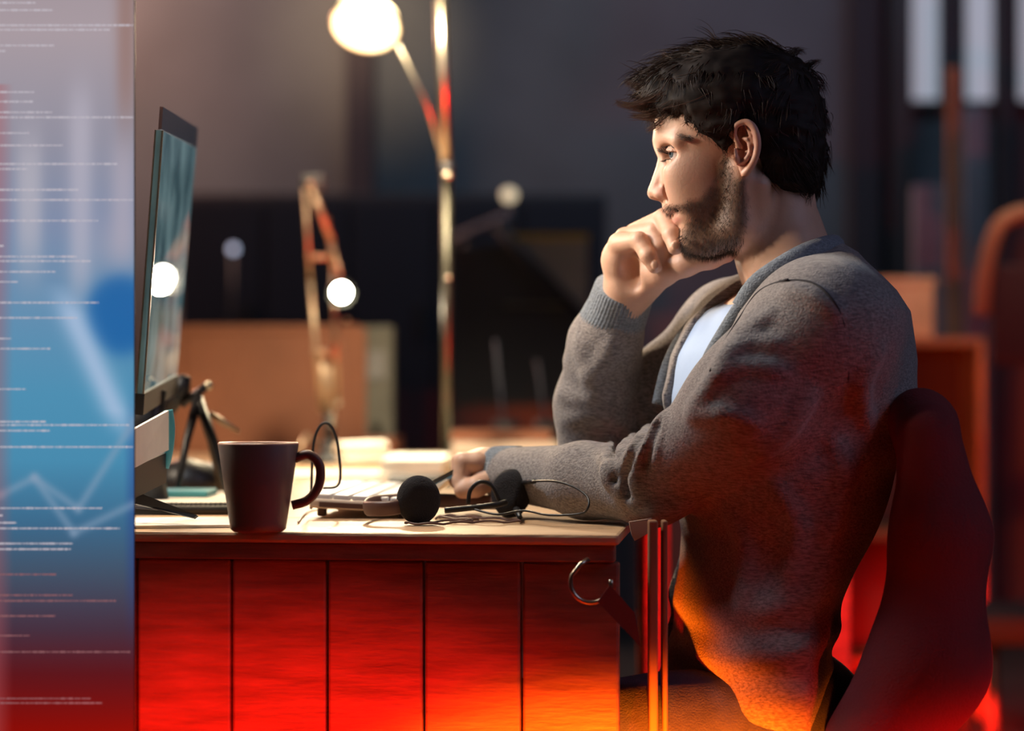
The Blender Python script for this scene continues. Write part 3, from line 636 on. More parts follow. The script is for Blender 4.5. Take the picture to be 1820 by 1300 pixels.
#@@GLOWBOARD
# added glowing board at left; blue-pink glow, charts and code painted into its colour
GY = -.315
t = thing('added_glow_board', (P(110, 0, GY).x, GY, 0), 'added glowing board painted with blue glow, charts and code lines at far left', 'added board')
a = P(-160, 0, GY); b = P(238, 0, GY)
MB().box(((a.x+b.x)/2, GY+.0075, 1.0), (b.x-a.x, .006, 1.98), bev=.002).build('board_pane', M['black'], t)
def painted_glow():
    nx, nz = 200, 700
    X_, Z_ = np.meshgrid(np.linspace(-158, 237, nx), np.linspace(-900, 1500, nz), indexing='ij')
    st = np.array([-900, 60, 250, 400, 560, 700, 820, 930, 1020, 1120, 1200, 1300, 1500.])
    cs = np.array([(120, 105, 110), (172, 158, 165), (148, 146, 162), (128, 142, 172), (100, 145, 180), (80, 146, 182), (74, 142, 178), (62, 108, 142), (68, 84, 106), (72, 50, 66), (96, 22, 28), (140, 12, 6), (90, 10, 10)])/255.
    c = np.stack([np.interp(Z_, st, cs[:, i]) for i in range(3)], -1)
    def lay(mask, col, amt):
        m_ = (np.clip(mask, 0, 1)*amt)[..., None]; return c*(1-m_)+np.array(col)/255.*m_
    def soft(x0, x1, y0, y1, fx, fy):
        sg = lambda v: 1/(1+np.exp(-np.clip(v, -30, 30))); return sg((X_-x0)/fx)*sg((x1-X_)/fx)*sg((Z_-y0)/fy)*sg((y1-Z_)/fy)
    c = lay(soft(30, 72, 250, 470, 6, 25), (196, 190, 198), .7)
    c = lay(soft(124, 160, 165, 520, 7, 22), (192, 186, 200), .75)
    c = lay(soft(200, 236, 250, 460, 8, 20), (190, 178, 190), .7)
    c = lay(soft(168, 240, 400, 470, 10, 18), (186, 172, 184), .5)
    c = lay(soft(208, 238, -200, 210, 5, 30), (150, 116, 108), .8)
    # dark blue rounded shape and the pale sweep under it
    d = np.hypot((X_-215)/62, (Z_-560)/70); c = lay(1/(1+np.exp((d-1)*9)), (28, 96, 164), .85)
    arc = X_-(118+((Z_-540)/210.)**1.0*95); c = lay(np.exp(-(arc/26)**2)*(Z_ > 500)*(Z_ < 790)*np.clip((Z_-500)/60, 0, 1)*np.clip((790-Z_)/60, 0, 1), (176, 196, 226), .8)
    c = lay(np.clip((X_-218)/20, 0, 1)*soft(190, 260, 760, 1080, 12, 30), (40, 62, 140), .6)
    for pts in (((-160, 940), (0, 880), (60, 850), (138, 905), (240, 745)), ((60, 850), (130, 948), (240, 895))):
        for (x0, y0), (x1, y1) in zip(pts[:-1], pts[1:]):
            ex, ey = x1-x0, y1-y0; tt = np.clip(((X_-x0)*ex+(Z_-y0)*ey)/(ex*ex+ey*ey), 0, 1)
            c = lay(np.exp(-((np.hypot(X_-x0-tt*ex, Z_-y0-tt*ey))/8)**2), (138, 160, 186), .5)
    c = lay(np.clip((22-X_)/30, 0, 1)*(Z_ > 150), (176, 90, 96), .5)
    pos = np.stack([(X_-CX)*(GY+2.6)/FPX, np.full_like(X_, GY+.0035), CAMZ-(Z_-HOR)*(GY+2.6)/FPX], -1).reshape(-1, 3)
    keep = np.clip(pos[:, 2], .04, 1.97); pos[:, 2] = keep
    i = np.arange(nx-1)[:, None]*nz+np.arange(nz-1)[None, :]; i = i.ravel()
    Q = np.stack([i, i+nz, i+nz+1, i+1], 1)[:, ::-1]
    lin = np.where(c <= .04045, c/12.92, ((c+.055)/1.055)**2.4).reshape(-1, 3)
    m = bpy.data.materials.new('painted_glow_image'); N, L = nodes(m); bs = N['Principled BSDF']; at = N.new('ShaderNodeAttribute'); at.attribute_name = 'tint'
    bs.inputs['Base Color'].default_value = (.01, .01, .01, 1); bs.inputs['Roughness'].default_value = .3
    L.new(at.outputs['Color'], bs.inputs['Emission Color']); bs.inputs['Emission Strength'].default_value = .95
    npmesh('painted_glow', pos, Q, m, t, lin)
painted_glow()
M['codeline'] = mat('code_line_glow', (.3, .3, .3), .5, emit=(.60, .56, .62), estr=.85)  # glowing text bars for the added board
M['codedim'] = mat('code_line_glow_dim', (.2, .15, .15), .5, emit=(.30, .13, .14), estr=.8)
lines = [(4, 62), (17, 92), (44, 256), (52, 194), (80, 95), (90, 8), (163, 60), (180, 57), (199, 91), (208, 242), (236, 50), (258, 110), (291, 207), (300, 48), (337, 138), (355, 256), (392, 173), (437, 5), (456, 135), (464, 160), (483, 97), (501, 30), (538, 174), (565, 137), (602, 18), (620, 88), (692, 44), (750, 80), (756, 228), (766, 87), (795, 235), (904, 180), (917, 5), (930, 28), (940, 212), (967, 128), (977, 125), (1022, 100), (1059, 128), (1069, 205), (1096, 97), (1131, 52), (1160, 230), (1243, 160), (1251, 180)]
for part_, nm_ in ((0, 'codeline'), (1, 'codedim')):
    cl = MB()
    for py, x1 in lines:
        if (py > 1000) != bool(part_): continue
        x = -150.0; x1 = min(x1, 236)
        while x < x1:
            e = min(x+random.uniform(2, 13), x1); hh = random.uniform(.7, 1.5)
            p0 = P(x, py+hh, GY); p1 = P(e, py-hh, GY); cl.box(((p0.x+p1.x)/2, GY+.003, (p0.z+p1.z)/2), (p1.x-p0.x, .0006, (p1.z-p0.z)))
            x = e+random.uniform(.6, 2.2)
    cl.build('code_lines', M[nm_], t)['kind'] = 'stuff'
MB().box((a.x+.02, GY+.03, 1.0), (.03, .03, 2.0), bev=.004).build('post', M['darksteel'], t)
MB().box(((a.x+b.x)/2, GY+.02, .02), (b.x-a.x+.05, .25, .04), bev=.006).build('base', M['darksteel'], t)
#@@PERSON
# ================================================================== the man
man = thing('person', P(1400, 1200, 0), 'bearded man in grey cardigan seated in profile, hand to his mouth, looking left', 'person')
def V3(px, py, y): return np.array(P(px, py, y))
TH = math.radians(19); XP = P(1400, 0).x
torso = [(1440, 420), (1480, 428), (1508, 444), (1528, 478), (1562, 548), (1584, 640), (1590, 728), (1562, 830), (1522, 920), (1478, 1010), (1440, 1090), (1422, 1200), (1430, 1320), (1450, 1600), (1170, 1600), (1180, 1320), (1196, 1200), (1218, 1080), (1232, 950), (1222, 850), (1208, 770), (1206, 700), (1228, 625), (1262, 565), (1305, 520), (1345, 490), (1390, 450)]
def torso_field(X, off=0.0, widen=1.0):
    x = XP+(X[0]-XP)*math.cos(TH)+X[1]*math.sin(TH); y = -(X[0]-XP)*math.sin(TH)+X[1]*math.cos(TH); z = X[2]
    x, y, z = np.broadcast_arrays(x, y, z)
    p = polysdf(x, z, xz(torso))
    zz = [P(0, q).z for q in (1320, 1200, 1000, 860, 740, 620, 560, 520, 490, 460, 430, 400)]
    ww = [.185, .180, .165, .165, .175, .190, .195, .180, .135, .095, .072, .065]
    W = np.interp(z, zz, ww).astype(np.float32)*widen
    q = np.abs(y)-W; k = np.minimum(.15, W*.85)
    h = np.maximum(k-np.abs(p-q), 0)/k
    return np.maximum(p, q)+h*h*k*.25-off, x, y, z
# ---- head
hg = Grid(V3(1120, 600, -.11)-np.array([0, 0, 0]), V3(1530, 60, .11), .0019)
def both(f):
    for s_ in (-1, 1): f(s_)
hg.ball(V3(1322, 212, 0), (.100, .076, .087), .01)
hg.ball(V3(1258, 240, 0), (.068, .064, .060), .02)
hg.ball(V3(1270, 330, 0), (.062, .054, .075), .02)
hg.ball(V3(1222, 345, 0), (.036, .036, .046), .012)
hg.ball(V3(1222, 386, 0), (.024, .029, .030), .008)
hg.ball(V3(1240, 428, 0), (.030, .026, .026), .012)
hg.cone(V3(1372, 360, 0), V3(1412, 560, 0), .052, .062, .02)
def fs(s_):
    hg.cone(V3(1184, 252, s_*.016), V3(1206, 250, s_*.048), .0115, .010, .008)
    hg.ball(V3(1228, 305, s_*.040), (.030, .016, .024), .02)
    hg.ball(V3(1250, 345, s_*.034), (.036, .018, .040), .02)
    hg.cone(V3(1245, 430, s_*.014), V3(1312, 405, s_*.046), .023, .020, .014)
    hg.cone(V3(1312, 405, s_*.046), V3(1318, 300, s_*.058), .020, .016, .014)
    hg.cone(V3(1350, 330, s_*.055), V3(1338, 530, s_*.016), .013, .012, .012)
    hg.cone(V3(1400, 480, s_*.03), V3(1470, 560, s_*.09), .045, .03, .03)
both(fs)
hg.cone(V3(1184, 272, 0), V3(1172, 318, 0), .011, .012, .008)
hg.cone(V3(1172, 318, 0), V3(1166, 342, 0), .012, .013, .006)
both(lambda s_: hg.ball(V3(1177, 346, s_*.0135), (.0105, .0080, .0085), .004))
# upper lip / lower lip
hg.ball(V3(1196, 370, 0), (.012, .016, .010), .006)
hg.ball(V3(1202, 377, 0), (.011, .019, .0045), .003)
hg.ball(V3(1206, 391, 0), (.0105, .017, .0055), .003)
def fs2(s_):
    hg.ball(V3(1193, 275, s_*.031), (.0135, .0155, .0115), .012, 'sub')
    hg.ball(V3(1168, 357, s_*.0075), (.006, .0032, .003), .002, 'sub')
    hg.cone(V3(1198, 383, s_*.0), V3(1216, 387, s_*.024), .0015, .0022, .003, 'sub')
    hg.cone(V3(1190, 334, s_*.022), V3(1208, 372, s_*.034), .003, .003, .010, 'sub')
    hg.cone(V3(1186, 336, s_*.024), V3(1190, 352, s_*.025), .003, .003, .006, 'sub')
    ec = V3(1202, 277, s_*.0305)
    sl, X = hg.box(ec-.03, ec+.03)
    D_ = np.sqrt((X[0]-ec[0])**2+(X[1]-ec[1])**2+(X[2]-ec[2])**2)-.0140
    up = (X[2]-ec[2])-(-(X[0]-ec[0])*.10+.0030); lo_ = -(X[2]-ec[2])-.0048
    hg.comb(sl, np.maximum(D_, -up), .003, 'add'); hg.comb(sl, np.maximum(D_+.0004, -lo_), .004, 'add')
both(fs2)
prof = xz([(1240, 105), (1190, 142), (1167, 192), (1162, 232), (1159, 250), (1162, 264), (1170, 280), (1166, 296), (1158, 320), (1151, 336), (1149, 344), (1153, 353), (1164, 357), (1178, 360), (1177, 367), (1181, 373), (1188, 379), (1197, 382.5), (1195, 388), (1198, 396), (1206, 402), (1209, 411), (1207, 425), (1211, 440), (1222, 452), (1250, 459), (1285, 462), (1302, 466), (1318, 492), (1330, 520), (1340, 640), (1540, 640), (1500, 470), (1478, 425), (1450, 370), (1448, 330), (1456, 280), (1458, 220), (1443, 160), (1400, 112), (1340, 96), (1290, 94)])
sl, X = hg.all()
pd = polysdf(hg.ax[0][:, None], hg.ax[2][None, :], prof)[:, None, :]
hg.comb(sl, np.broadcast_to(pd, hg.F.shape), .006, 'int')
headm = hg.mesh()
# ---- ears
def ear(s_):
    lo = V3(1292, 325, 0); hi = V3(1358, 205, 0); lo[1] = -.1; hi[1] = -.055; hi[0] += .02; hi[2] += .01
    g = Grid(lo, hi, .0009)
    def E(px, py, y): return np.array([P(px, py, y).x, y, P(px, py, y).z])
    g.ball(E(1326, 256, -.0735), (.0128, .0065, .0265), .004)
    g.ball(E(1322, 292, -.0745), (.0062, .0045, .0135), .004)
    g.ball(E(1320, 262, -.083), (.0068, .010, .0135), .0025, 'sub')
    g.ball(E(1316, 237, -.083), (.0055, .0075, .009), .0025, 'sub')
    hx = [(1317, 262), (1310, 252), (1305.5, 240), (1307, 226), (1315, 219), (1327, 217), (1338, 225), (1344.5, 240), (1346.5, 258), (1344, 275), (1338, 290), (1330, 302), (1323, 310)]
    hy = [-.076, -.079, -.080, -.081, -.083, -.085, -.087, -.088, -.087, -.085, -.082, -.079, -.076]
    hp_ = [np.array(v_) for v_ in smooth_pts([E(a_, b_, y_) for (a_, b_), y_ in zip(hx, hy)], 4)]
    g.chain(hp_, list(np.interp(np.linspace(0, 12, len(hp_)), range(13), [.0022, .0022, .0022, .0024, .0026, .003, .0034, .0036, .0036, .0034, .0034, .0036, .0036])), .002)
    g.chain([E(1320, 246, -.080), E(1328, 248, -.083), E(1333, 258, -.084), E(1333, 272, -.083), E(1327, 282, -.081), E(1319, 288, -.079)], [.0018, .0024, .0026, .0026, .0026, .0024], .002)
    g.chain([E(1326, 226, -.081), E(1334, 238, -.083), E(1337, 255, -.084)], [.0015, .0022, .0024], .002)
    g.chain([E(1306, 267, -.079), E(1307, 280, -.080), E(1311, 290, -.078)], [.0026, .0032, .0026], .003)
    v, q = g.mesh()
    if s_ > 0: v = v*np.array([1, -1, 1]); q = q[:, ::-1]
    return v, q
# ---- hands
def hand_far():
    g = Grid(V3(1040, 560, -.06), V3(1310, 340, .2), .0014)
    g.chain([V3(1112, 545, .10), V3(1112, 512, .09), V3(1106, 460, .078)], [.024, .025, .024], .01)
    g.chain([V3(1136, 520, .085), V3(1142, 480, .07), V3(1150, 440, .066)], [.020, .024, .022], .012)
    g.chain([V3(1104, 462, .078), V3(1104, 436, .062)], [.022, .016], .01)
    g.chain([V3(1150, 500, .07), V3(1176, 482, .045)], [.022, .019], .012)
    # thumb under the chin
    g.chain([V3(1178, 482, .042), V3(1218, 470, .020), V3(1262, 459, .004), V3(1292, 452, -.002)], [.0175, .0140, .0120, .0100], .008)
    # four curled fingers
    g.chain([V3(1102, 434, .058), V3(1136, 428, .030), V3(1152, 455, .018), V3(1163, 474, .018)], [.0135, .0106, .0098, .0085], .0035)
    g.chain([V3(1112, 424, .072), V3(1164, 412, .042), V3(1172, 440, .030), V3(1178, 460, .030)], [.0140, .0118, .0108, .0092], .0035)
    g.chain([V3(1130, 416, .080), V3(1181, 388, .038), V3(1194, 418, .006), V3(1200, 440, -.004)], [.0140, .0118, .0108, .0090], .0035)
    g.chain([V3(1142, 420, .090), V3(1196, 396, .058), V3(1212, 422, .034), V3(1214, 440, .030)], [.0140, .0115, .0100, .0085], .0035)
    g.ball(V3(1126, 486, .056), (.012, .008, .018), .014, 'sub')
    # nails as shallow relief
    g.ball(V3(1165, 471, .0085), (.0050, .0020, .0062), .001)
    g.ball(V3(1201, 436, -.0135), (.0052, .0020, .0062), .001)
    return g.mesh()
def hand_near():
    HY = .135; q = 1.05
    g = Grid(V3(780, 935, HY-.04), V3(930, 760, .27), .0016)
    g.chain([V3(905, 840, .145), V3(868, 836, HY+.035)], [.024, .028], .01)
    g.ball(V3(852, 832, HY+.042), (.030, .042, .022), .012)
    for i, yy_ in enumerate((.008, .032, .056, .078)):
        k = (0, 4, 3, -2)[i]
        g.chain([V3(848, 822, HY+yy_), V3(824-k, 822, HY+yy_), V3(818-k, 855, HY+yy_-.004), V3(834, 876, HY+yy_-.002)], [.0135, .0118, .0106, .009], .003)
    g.chain([V3(872, 852, HY+.006), V3(846, 866, HY-.008), V3(822, 872, HY-.004)], [.015, .0125, .0105], .006)
    return g.mesh()
hf = hand_far(); hn = hand_near()
def trunk():
    g = Grid((P(860, 0, .0).x, -.26, P(0, 1340).z), (P(1640, 0).x, .27, P(0, 430).z), .004)
    sl, X = g.all(); f3, _, _, _ = torso_field(X); g.F = (f3+.011).astype(np.float32)
    g.chain([V3(1465, 590, -.14), V3(1325, 712, -.150), V3(1158, 862, -.065), V3(1040, 852, .025), V3(905, 840, .145), V3(880, 837, .155)], [.045, .038, .032, .030, .022, .022], .02)
    g.chain([V3(1320, 590, .16), V3(1195, 695, .20), V3(1068, 842, .19), V3(1062, 720, .17), V3(1100, 560, .115), V3(1110, 530, .098)], [.040, .036, .034, .034, .024, .023], .02)
    return g.mesh()
ishead_f = None
bodyV, bodyQ = joinm([headm, ear(-1), ear(1), hf, hn, trunk()])
ishead_f = (np.arange(len(bodyV)) < len(headm[0])).astype(float)
# skin tint: base, red lips/ears/knuckles, stubble shadow
ydp = 2.6-np.abs(bodyV[:, 1])*ishead_f
p2 = np.stack([CX+bodyV[:, 0]*FPX/ydp, HOR-(bodyV[:, 2]-CAMZ)*FPX/ydp], 1)
tint = np.tile(np.array([.62, .37, .26]), (len(bodyV), 1))
ishead = np.arange(len(bodyV)) < len(headm[0])
beard_poly = [(1286, 262), (1272, 300), (1268, 328), (1240, 350), (1222, 352), (1210, 362), (1184, 362), (1178, 372), (1190, 381), (1212, 376), (1222, 384), (1218, 402), (1206, 408), (1200, 425), (1206, 470), (1290, 475), (1318, 440), (1334, 380), (1326, 320), (1308, 318), (1300, 280)]
bm_ = polysdf(p2[:, 0].astype(np.float32), p2[:, 1].astype(np.float32), beard_poly)
nz = vnoise(bodyV, 90, 1)*5
bk = np.clip((2-bm_+nz)/14, 0, 1)*ishead*.80
tint = tint*(1-bk[:, None])+np.array([.13, .075, .05])*bk[:, None]
def blob(cx, cy, rx, ry, col, amt, mask=None):
    global tint
    d_ = ((p2[:, 0]-cx)/rx)**2+((p2[:, 1]-cy)/ry)**2; a_ = np.exp(-d_)*amt*(ishead if mask is None else mask)
    tint = tint*(1-a_[:, None])+np.array(col)*a_[:, None]
blob(1196, 378, 10, 3.5, (.50, .20, .16), .7); blob(1203, 391, 8, 6, (.55, .20, .17), .8)
blob(1172, 338, 12, 22, (.62, .26, .20), .5); blob(1235, 318, 24, 16, (.62, .33, .24), .25)
isear = (np.arange(len(bodyV)) >= len(headm[0])) & (p2[:, 0] > 1290)
tint[isear] = tint[isear]*.7+np.array([.62, .25, .19])*.3
body = npmesh('body', bodyV, bodyQ, M['skin'], man, tint)
# ---- eyes
def eye_mat():
    m = bpy.data.materials.new('eye_surface'); N, L = nodes(m); b = N['Principled BSDF']; b.inputs['Roughness'].default_value = .12
    tc = N.new('ShaderNodeTexCoord'); vd = N.new('ShaderNodeVectorMath'); vd.operation = 'DISTANCE'; vd.inputs[1].default_value = (-.0113, 0, -.0006)
    L.new(tc.outputs['Object'], vd.inputs[0]); r = N.new('ShaderNodeValToRGB'); r.color_ramp.interpolation = 'LINEAR'
    mrr = N.new('ShaderNodeMapRange'); mrr.inputs[1].default_value = 0; mrr.inputs[2].default_value = .012; L.new(vd.outputs['Value'], mrr.inputs[0]); L.new(mrr.outputs[0], r.inputs[0])
    c = r.color_ramp; c.elements[0].position = 0; c.elements[0].color = (.005, .005, .005, 1)
    c.elements[1].position = 1; c.elements[1].color = (.72, .66, .64, 1)
    for p_, q in ((.2, (.005, .005, .006)), (.24, (.10, .13, .15)), (.46, (.06, .08, .10)), (.52, (.72, .68, .67))): e = c.elements.new(p_); e.color = (*q, 1)
    L.new(r.outputs[0], b.inputs['Base Color']); return m
em = eye_mat()
for s_ in (-1, 1):
    g = MB(); g.lathe([(max(.0001, .0118*math.sin(a_)), .0118*math.cos(a_)) for a_ in np.linspace(0, math.pi, 24)], 32)
    e = g.build('eye', em, man); e.location = P(1203, 277, 0)+Vector((0, s_*.0305, 0)); e.rotation_euler = (0, 0, math.radians(24))
    e.matrix_parent_inverse = wm(man).inverted()
# ---- hair helpers
class Strands:
    def __init__(s): s.V = []; s.Q = []; s.n = 0
    def add(s, pts, r0, r1=.1):
        pts = np.asarray(pts); m = len(pts); t_ = np.gradient(pts, axis=0); t_ /= np.linalg.norm(t_, axis=1, keepdims=True)+1e-9
        a = np.cross(t_, [.3, .9, .2]); a /= np.linalg.norm(a, axis=1, keepdims=True)+1e-9; b = np.cross(t_, a)
        r = (r0*(1-(1-r1)*np.linspace(0, 1, m)**1.5))[:, None]
        ring = np.stack([pts+a*r, pts-a*r*.5+b*r*.87, pts-a*r*.5-b*r*.87], 1).reshape(-1, 3)
        i = np.arange(m-1)[:, None]*3; q = np.concatenate([np.concatenate([i+k, i+(k+1) % 3, i+3+(k+1) % 3, i+3+k], 1) for k in range(3)])
        s.V.append(ring); s.Q.append(q+s.n); s.n += len(ring)
    def build(s, name, m, parent): return npmesh(name, np.concatenate(s.V), np.concatenate(s.Q), m, parent)
hairpoly = xz([(1166, 198), (1150, 190), (1140, 165), (1148, 135), (1185, 108), (1232, 92), (1282, 82), (1325, 76), (1380, 88), (1425, 110), (1454, 150), (1466, 200), (1466, 262), (1460, 315), (1446, 352), (1420, 354), (1392, 346), (1366, 318), (1352, 296), (1350, 262), (1340, 226), (1322, 212), (1306, 224), (1300, 250), (1292, 272), (1274, 268), (1256, 248), (1240, 226), (1214, 208), (1190, 200)])
gg = Grid(V3(1110, 380, -.1), V3(1490, 50, .1), .0028)
gg.ball(V3(1318, 208, 0), (.106, .083, .094), .01)
gg.ball(V3(1270, 180, 0), (.090, .074, .068), .03)
gg.ball(V3(1395, 270, 0), (.060, .070, .070), .03)
gg.ball(V3(1210, 160, 0), (.042, .050, .035), .02)
sl, X = gg.all()
yd_ = 2.6/(2.6-np.abs(X[1])); pd = polysdf(X[0]*yd_, CAMZ+(X[2]-CAMZ)*yd_, hairpoly)
pp = np.stack(np.broadcast_arrays(*X), -1); pd = (pd+vnoise(pp, 130, 9)*.0045+vnoise(pp, 300, 10)*.0025).astype(np.float32)
gg.comb(sl, np.broadcast_to(pd, gg.F.shape), .008, 'int')
pp = np.stack(np.broadcast_arrays(*X), -1)
q_ = pp*np.array([.55, 1, 1.2]); gg.F += (vnoise(q_, 75, 3)*.0028+vnoise(q_, 150, 4)*.0016).astype(np.float32)
hv, hq = gg.mesh()
hair = npmesh('hair', hv, hq, M['hair'], man)
nrmv = np.zeros(len(hv)*3, np.float32); hair.data.vertices.foreach_get('normal', nrmv); nrmv = nrmv.reshape(-1, 3)
ydh = FPX/(2.6-np.abs(hv[:, 1])); px_h = CX+hv[:, 0]*ydh; py_h = HOR-(hv[:, 2]-CAMZ)*ydh
S = Strands()
sel = rng.choice(len(hv), 5200)
for i in sel:
    p = hv[i]; nn = nrmv[i]; X_, Y_ = px_h[i], py_h[i]
    # flow: from the crown (1400,130) forward over the top, down the sides and nape
    fx = np.array([-(1), 0, 0.]); dn = np.array([.15, 0, -1.])
    top = np.clip((210-Y_)/110, 0, 1)*np.clip(1.4-abs(p[1])/.06, 0, 1)
    back = np.clip((X_-1380)/70, 0, 1)
    d = fx*(.25+top*1.0)*(1-back*.8)+dn*((1-top)*.9+.2*back)+np.array([0, 0, .55])*top*(X_ < 1330)*1.0
    cl_ = np.array([vnoise(p*1.0, 45, 5), vnoise(p, 45, 6), vnoise(p, 45, 7)])
    d = d+cl_*.8; d -= nn*(d @ nn)*.75; d /= np.linalg.norm(d)+1e-6
    lift = .22+.5*top*rng.random()
    if Y_ > 200: lift = .12
    L_ = (.016+.022*top)*(.6+.8*rng.random())
    if X_ < 1290 and Y_ > 180: L_ *= .45
    if 1290 < X_ < 1365 and 200 < Y_ < 320: L_ *= .35
    n0 = 6; u = np.linspace(0, 1, n0)[:, None]
    pts = p-nn*.002+d*L_*u+nn*lift*L_*u*(1.1-u*.9)+np.array([0, 0, -1])*L_*.25*u*u+cl_*.004*u*u
    S.add(pts, .00045+.0003*rng.random(), .15)
hb_ = polysdf(px_h.astype(np.float32)/1500, -py_h.astype(np.float32)/1500, [(a_/1500, -b_/1500) for a_, b_ in [((q[0]*1500+CX), (HOR-(q[1]-CAMZ)*1500)) for q in hairpoly]])*1500
edge_ = np.where((hb_ > -14) & (py_h > 190) & (px_h < 1320))[0]
for i in (rng.choice(edge_, 2600) if len(edge_) else []):
    p = hv[i]; nn = nrmv[i]; d = np.array([.35 if px_h[i] > 1215 else -.3, 0, -1.])+rng.normal(0, .35, 3); d -= nn*(d @ nn)*.9; d /= np.linalg.norm(d)
    L_ = .008+.010*rng.random(); u = np.linspace(0, 1, 4)[:, None]
    S.add(p-nn*.001+d*L_*u+nn*.003*u*(1-.6*u), .00028, .2)
# shaped tufts: (root px, mid px, tip px, y spread, count)
tufts = [((1215, 170), (1150, 205), (1096, 186), -.02, 90), ((1220, 175), (1160, 222), (1120, 210), -.025, 80), ((1215, 180), (1170, 225), (1148, 238), -.03, 70),
         ((1225, 150), (1160, 172), (1112, 148), -.01, 80), ((1220, 160), (1160, 185), (1130, 168), .0, 60), ((1220, 140), (1170, 140), (1128, 140), .01, 60), ((1235, 130), (1195, 118), (1178, 96), -.01, 60),
         ((1250, 125), (1205, 105), (1188, 98), .01, 40), ((1290, 110), (1255, 88), (1228, 88), 0, 60), ((1340, 95), (1310, 74), (1284, 74), 0, 60), ((1370, 95), (1345, 68), (1318, 66), -.01, 60),
         ((1380, 100), (1375, 78), (1350, 70), .01, 50), ((1400, 105), (1410, 86), (1430, 92), 0, 50), ((1420, 125), (1440, 110), (1458, 108), 0, 40), ((1430, 140), (1458, 138), (1468, 162), 0, 40),
         ((1440, 200), (1468, 215), (1472, 240), 0, 60), ((1445, 260), (1470, 280), (1468, 310), 0, 60), ((1440, 310), (1460, 335), (1446, 360), 0, 50), ((1420, 330), (1430, 352), (1420, 362), -.03, 40),
         ((1270, 120), (1240, 100), (1212, 98), -.03, 50), ((1330, 105), (1300, 86), (1262, 82), -.03, 50), ((1190, 165), (1150, 190), (1105, 196), -.035, 70), ((1240, 150), (1200, 160), (1165, 150), -.045, 70), ((1250, 180), (1205, 190), (1170, 205), -.05, 60)]
S2 = Strands()
for r_, m_, e_, yc, cnt in tufts:
    for k in range(cnt):
        j = rng.normal(0, 1, 6); yb = yc+rng.normal(0, .012)
        a_ = V3(r_[0]+j[0]*12, r_[1]+j[1]*7, 0); b_ = V3(m_[0]+j[2]*7, m_[1]+j[3]*6, 0); c_ = V3(e_[0]+j[4]*3.5, e_[1]+j[5]*3.5, 0)
        if k % 4 == 0: c_ = c_*.65+b_*.35
        a_[1] = yb; b_[1] = yb*1.0; c_[1] = yc+(yb-yc)*.35
        u = np.linspace(0, 1, 8)[:, None]; (S2 if m_[0] < 1215 else S).add(a_*(1-u)**2+2*b_*u*(1-u)+c_*u*u, .00045+.0002*rng.random(), .12)
S.build('hair_strands', M['strand'], hair)['kind'] = 'stuff'
M['tuft'] = mat('front_tuft_lit_brown', (.070, .032, .016), .5)  # lighter than the other strands: a warm highlight put into the colour
S2.build('front_tuft', M['tuft'], hair)['kind'] = 'stuff'
# beard
B = Strands(); hvh, hqh = headm
hn_ = np.zeros(len(bodyV)*3, np.float32); body.data.vertices.foreach_get('normal', hn_); hn_ = hn_.reshape(-1, 3)
cand = np.where(ishead & (bm_ < 1))[0]
for i in rng.choice(cand, 9000):
    p = bodyV[i]+rng.normal(0, .0006, 3); dd = -bm_[i]
    if rng.random() > np.clip(.25+dd/16, 0, 1): continue
    X_, Y_ = p2[i]; d = np.array([-.25 if X_ < 1240 else -.05, 0, -1.])+hn_[i]*.55+rng.normal(0, .30, 3); d /= np.linalg.norm(d)
    L_ = .0022+.0030*rng.random()
    if Y_ > 415: L_ *= 1.4
    B.add(np.array([p-hn_[i]*.0006, p+d*L_*.5, p+d*L_+np.array([0, 0, -.0006])]), .00016, .3)
B.build('beard', M['beard'], man)['kind'] = 'stuff'
# eyebrows + lashes
E_ = Strands()
for s_ in (-1, 1):
    for k in range(260):
        u = rng.random(); c = np.array([1169+u*54, 268-13*math.sin(min(1, u*1.25)*math.pi*.55)+rng.normal(0, 2.4)])
        yv = s_*(.012+.038*u**.8); q = V3(c[0], c[1], 0); j = np.where(ishead)[0]
        k2 = cand[0]
        # drop the hair onto the head surface
        E_pt = np.array([q[0], yv, q[2]])
        near = brow_idx = None
        if 'browv' not in globals():
            bi = np.where(ishead & (p2[:, 0] > 1150) & (p2[:, 0] < 1240) & (p2[:, 1] > 230) & (p2[:, 1] < 275))[0]; browv = bodyV[bi]; brown = hn_[bi]
        dz = ((browv[:, 0]-E_pt[0])**2+(browv[:, 2]-E_pt[2])**2+.15*(browv[:, 1]-yv)**2)+(browv[:, 1]*s_ < 0)*1
        i = int(np.argmin(dz)); p = browv[i]; nn = brown[i]
        p = p+nn*.0008; d = np.array([.9, s_*.5, -.1+rng.normal(0, .25)])+nn*.55; d /= np.linalg.norm(d)
        E_.add(np.array([p, p+d*.003, p+d*.006]), .00022, .3)
for s_ in (-1, 1):
    ec = V3(1202, 277, s_*.0305)
    for k in range(70):
        a_ = math.radians(rng.uniform(-75, 75)); up_ = k % 3 > 0
        p = ec+np.array([-.0138*math.cos(a_), s_*.0138*math.sin(a_), .0034 if up_ else -.005]); d = np.array([-math.cos(a_), s_*math.sin(a_)*.8, .35 if up_ else -.4])
        E_.add(np.array([p-d*.0015, p+d*.003, p+d*.0055+np.array([0, 0, .001])])*1.0, .00022, .3)
E_.build('eyebrows', M['beard'], man)['kind'] = 'stuff'
#@@CLOTHES
hT = .004
cg = Grid((P(860, 0, .0).x, -.30, P(0, 1350).z), (P(1640, 0).x, .30, P(0, 395).z), hT)
sl, X = cg.all()
tf, lx, ly, lz = torso_field(X)
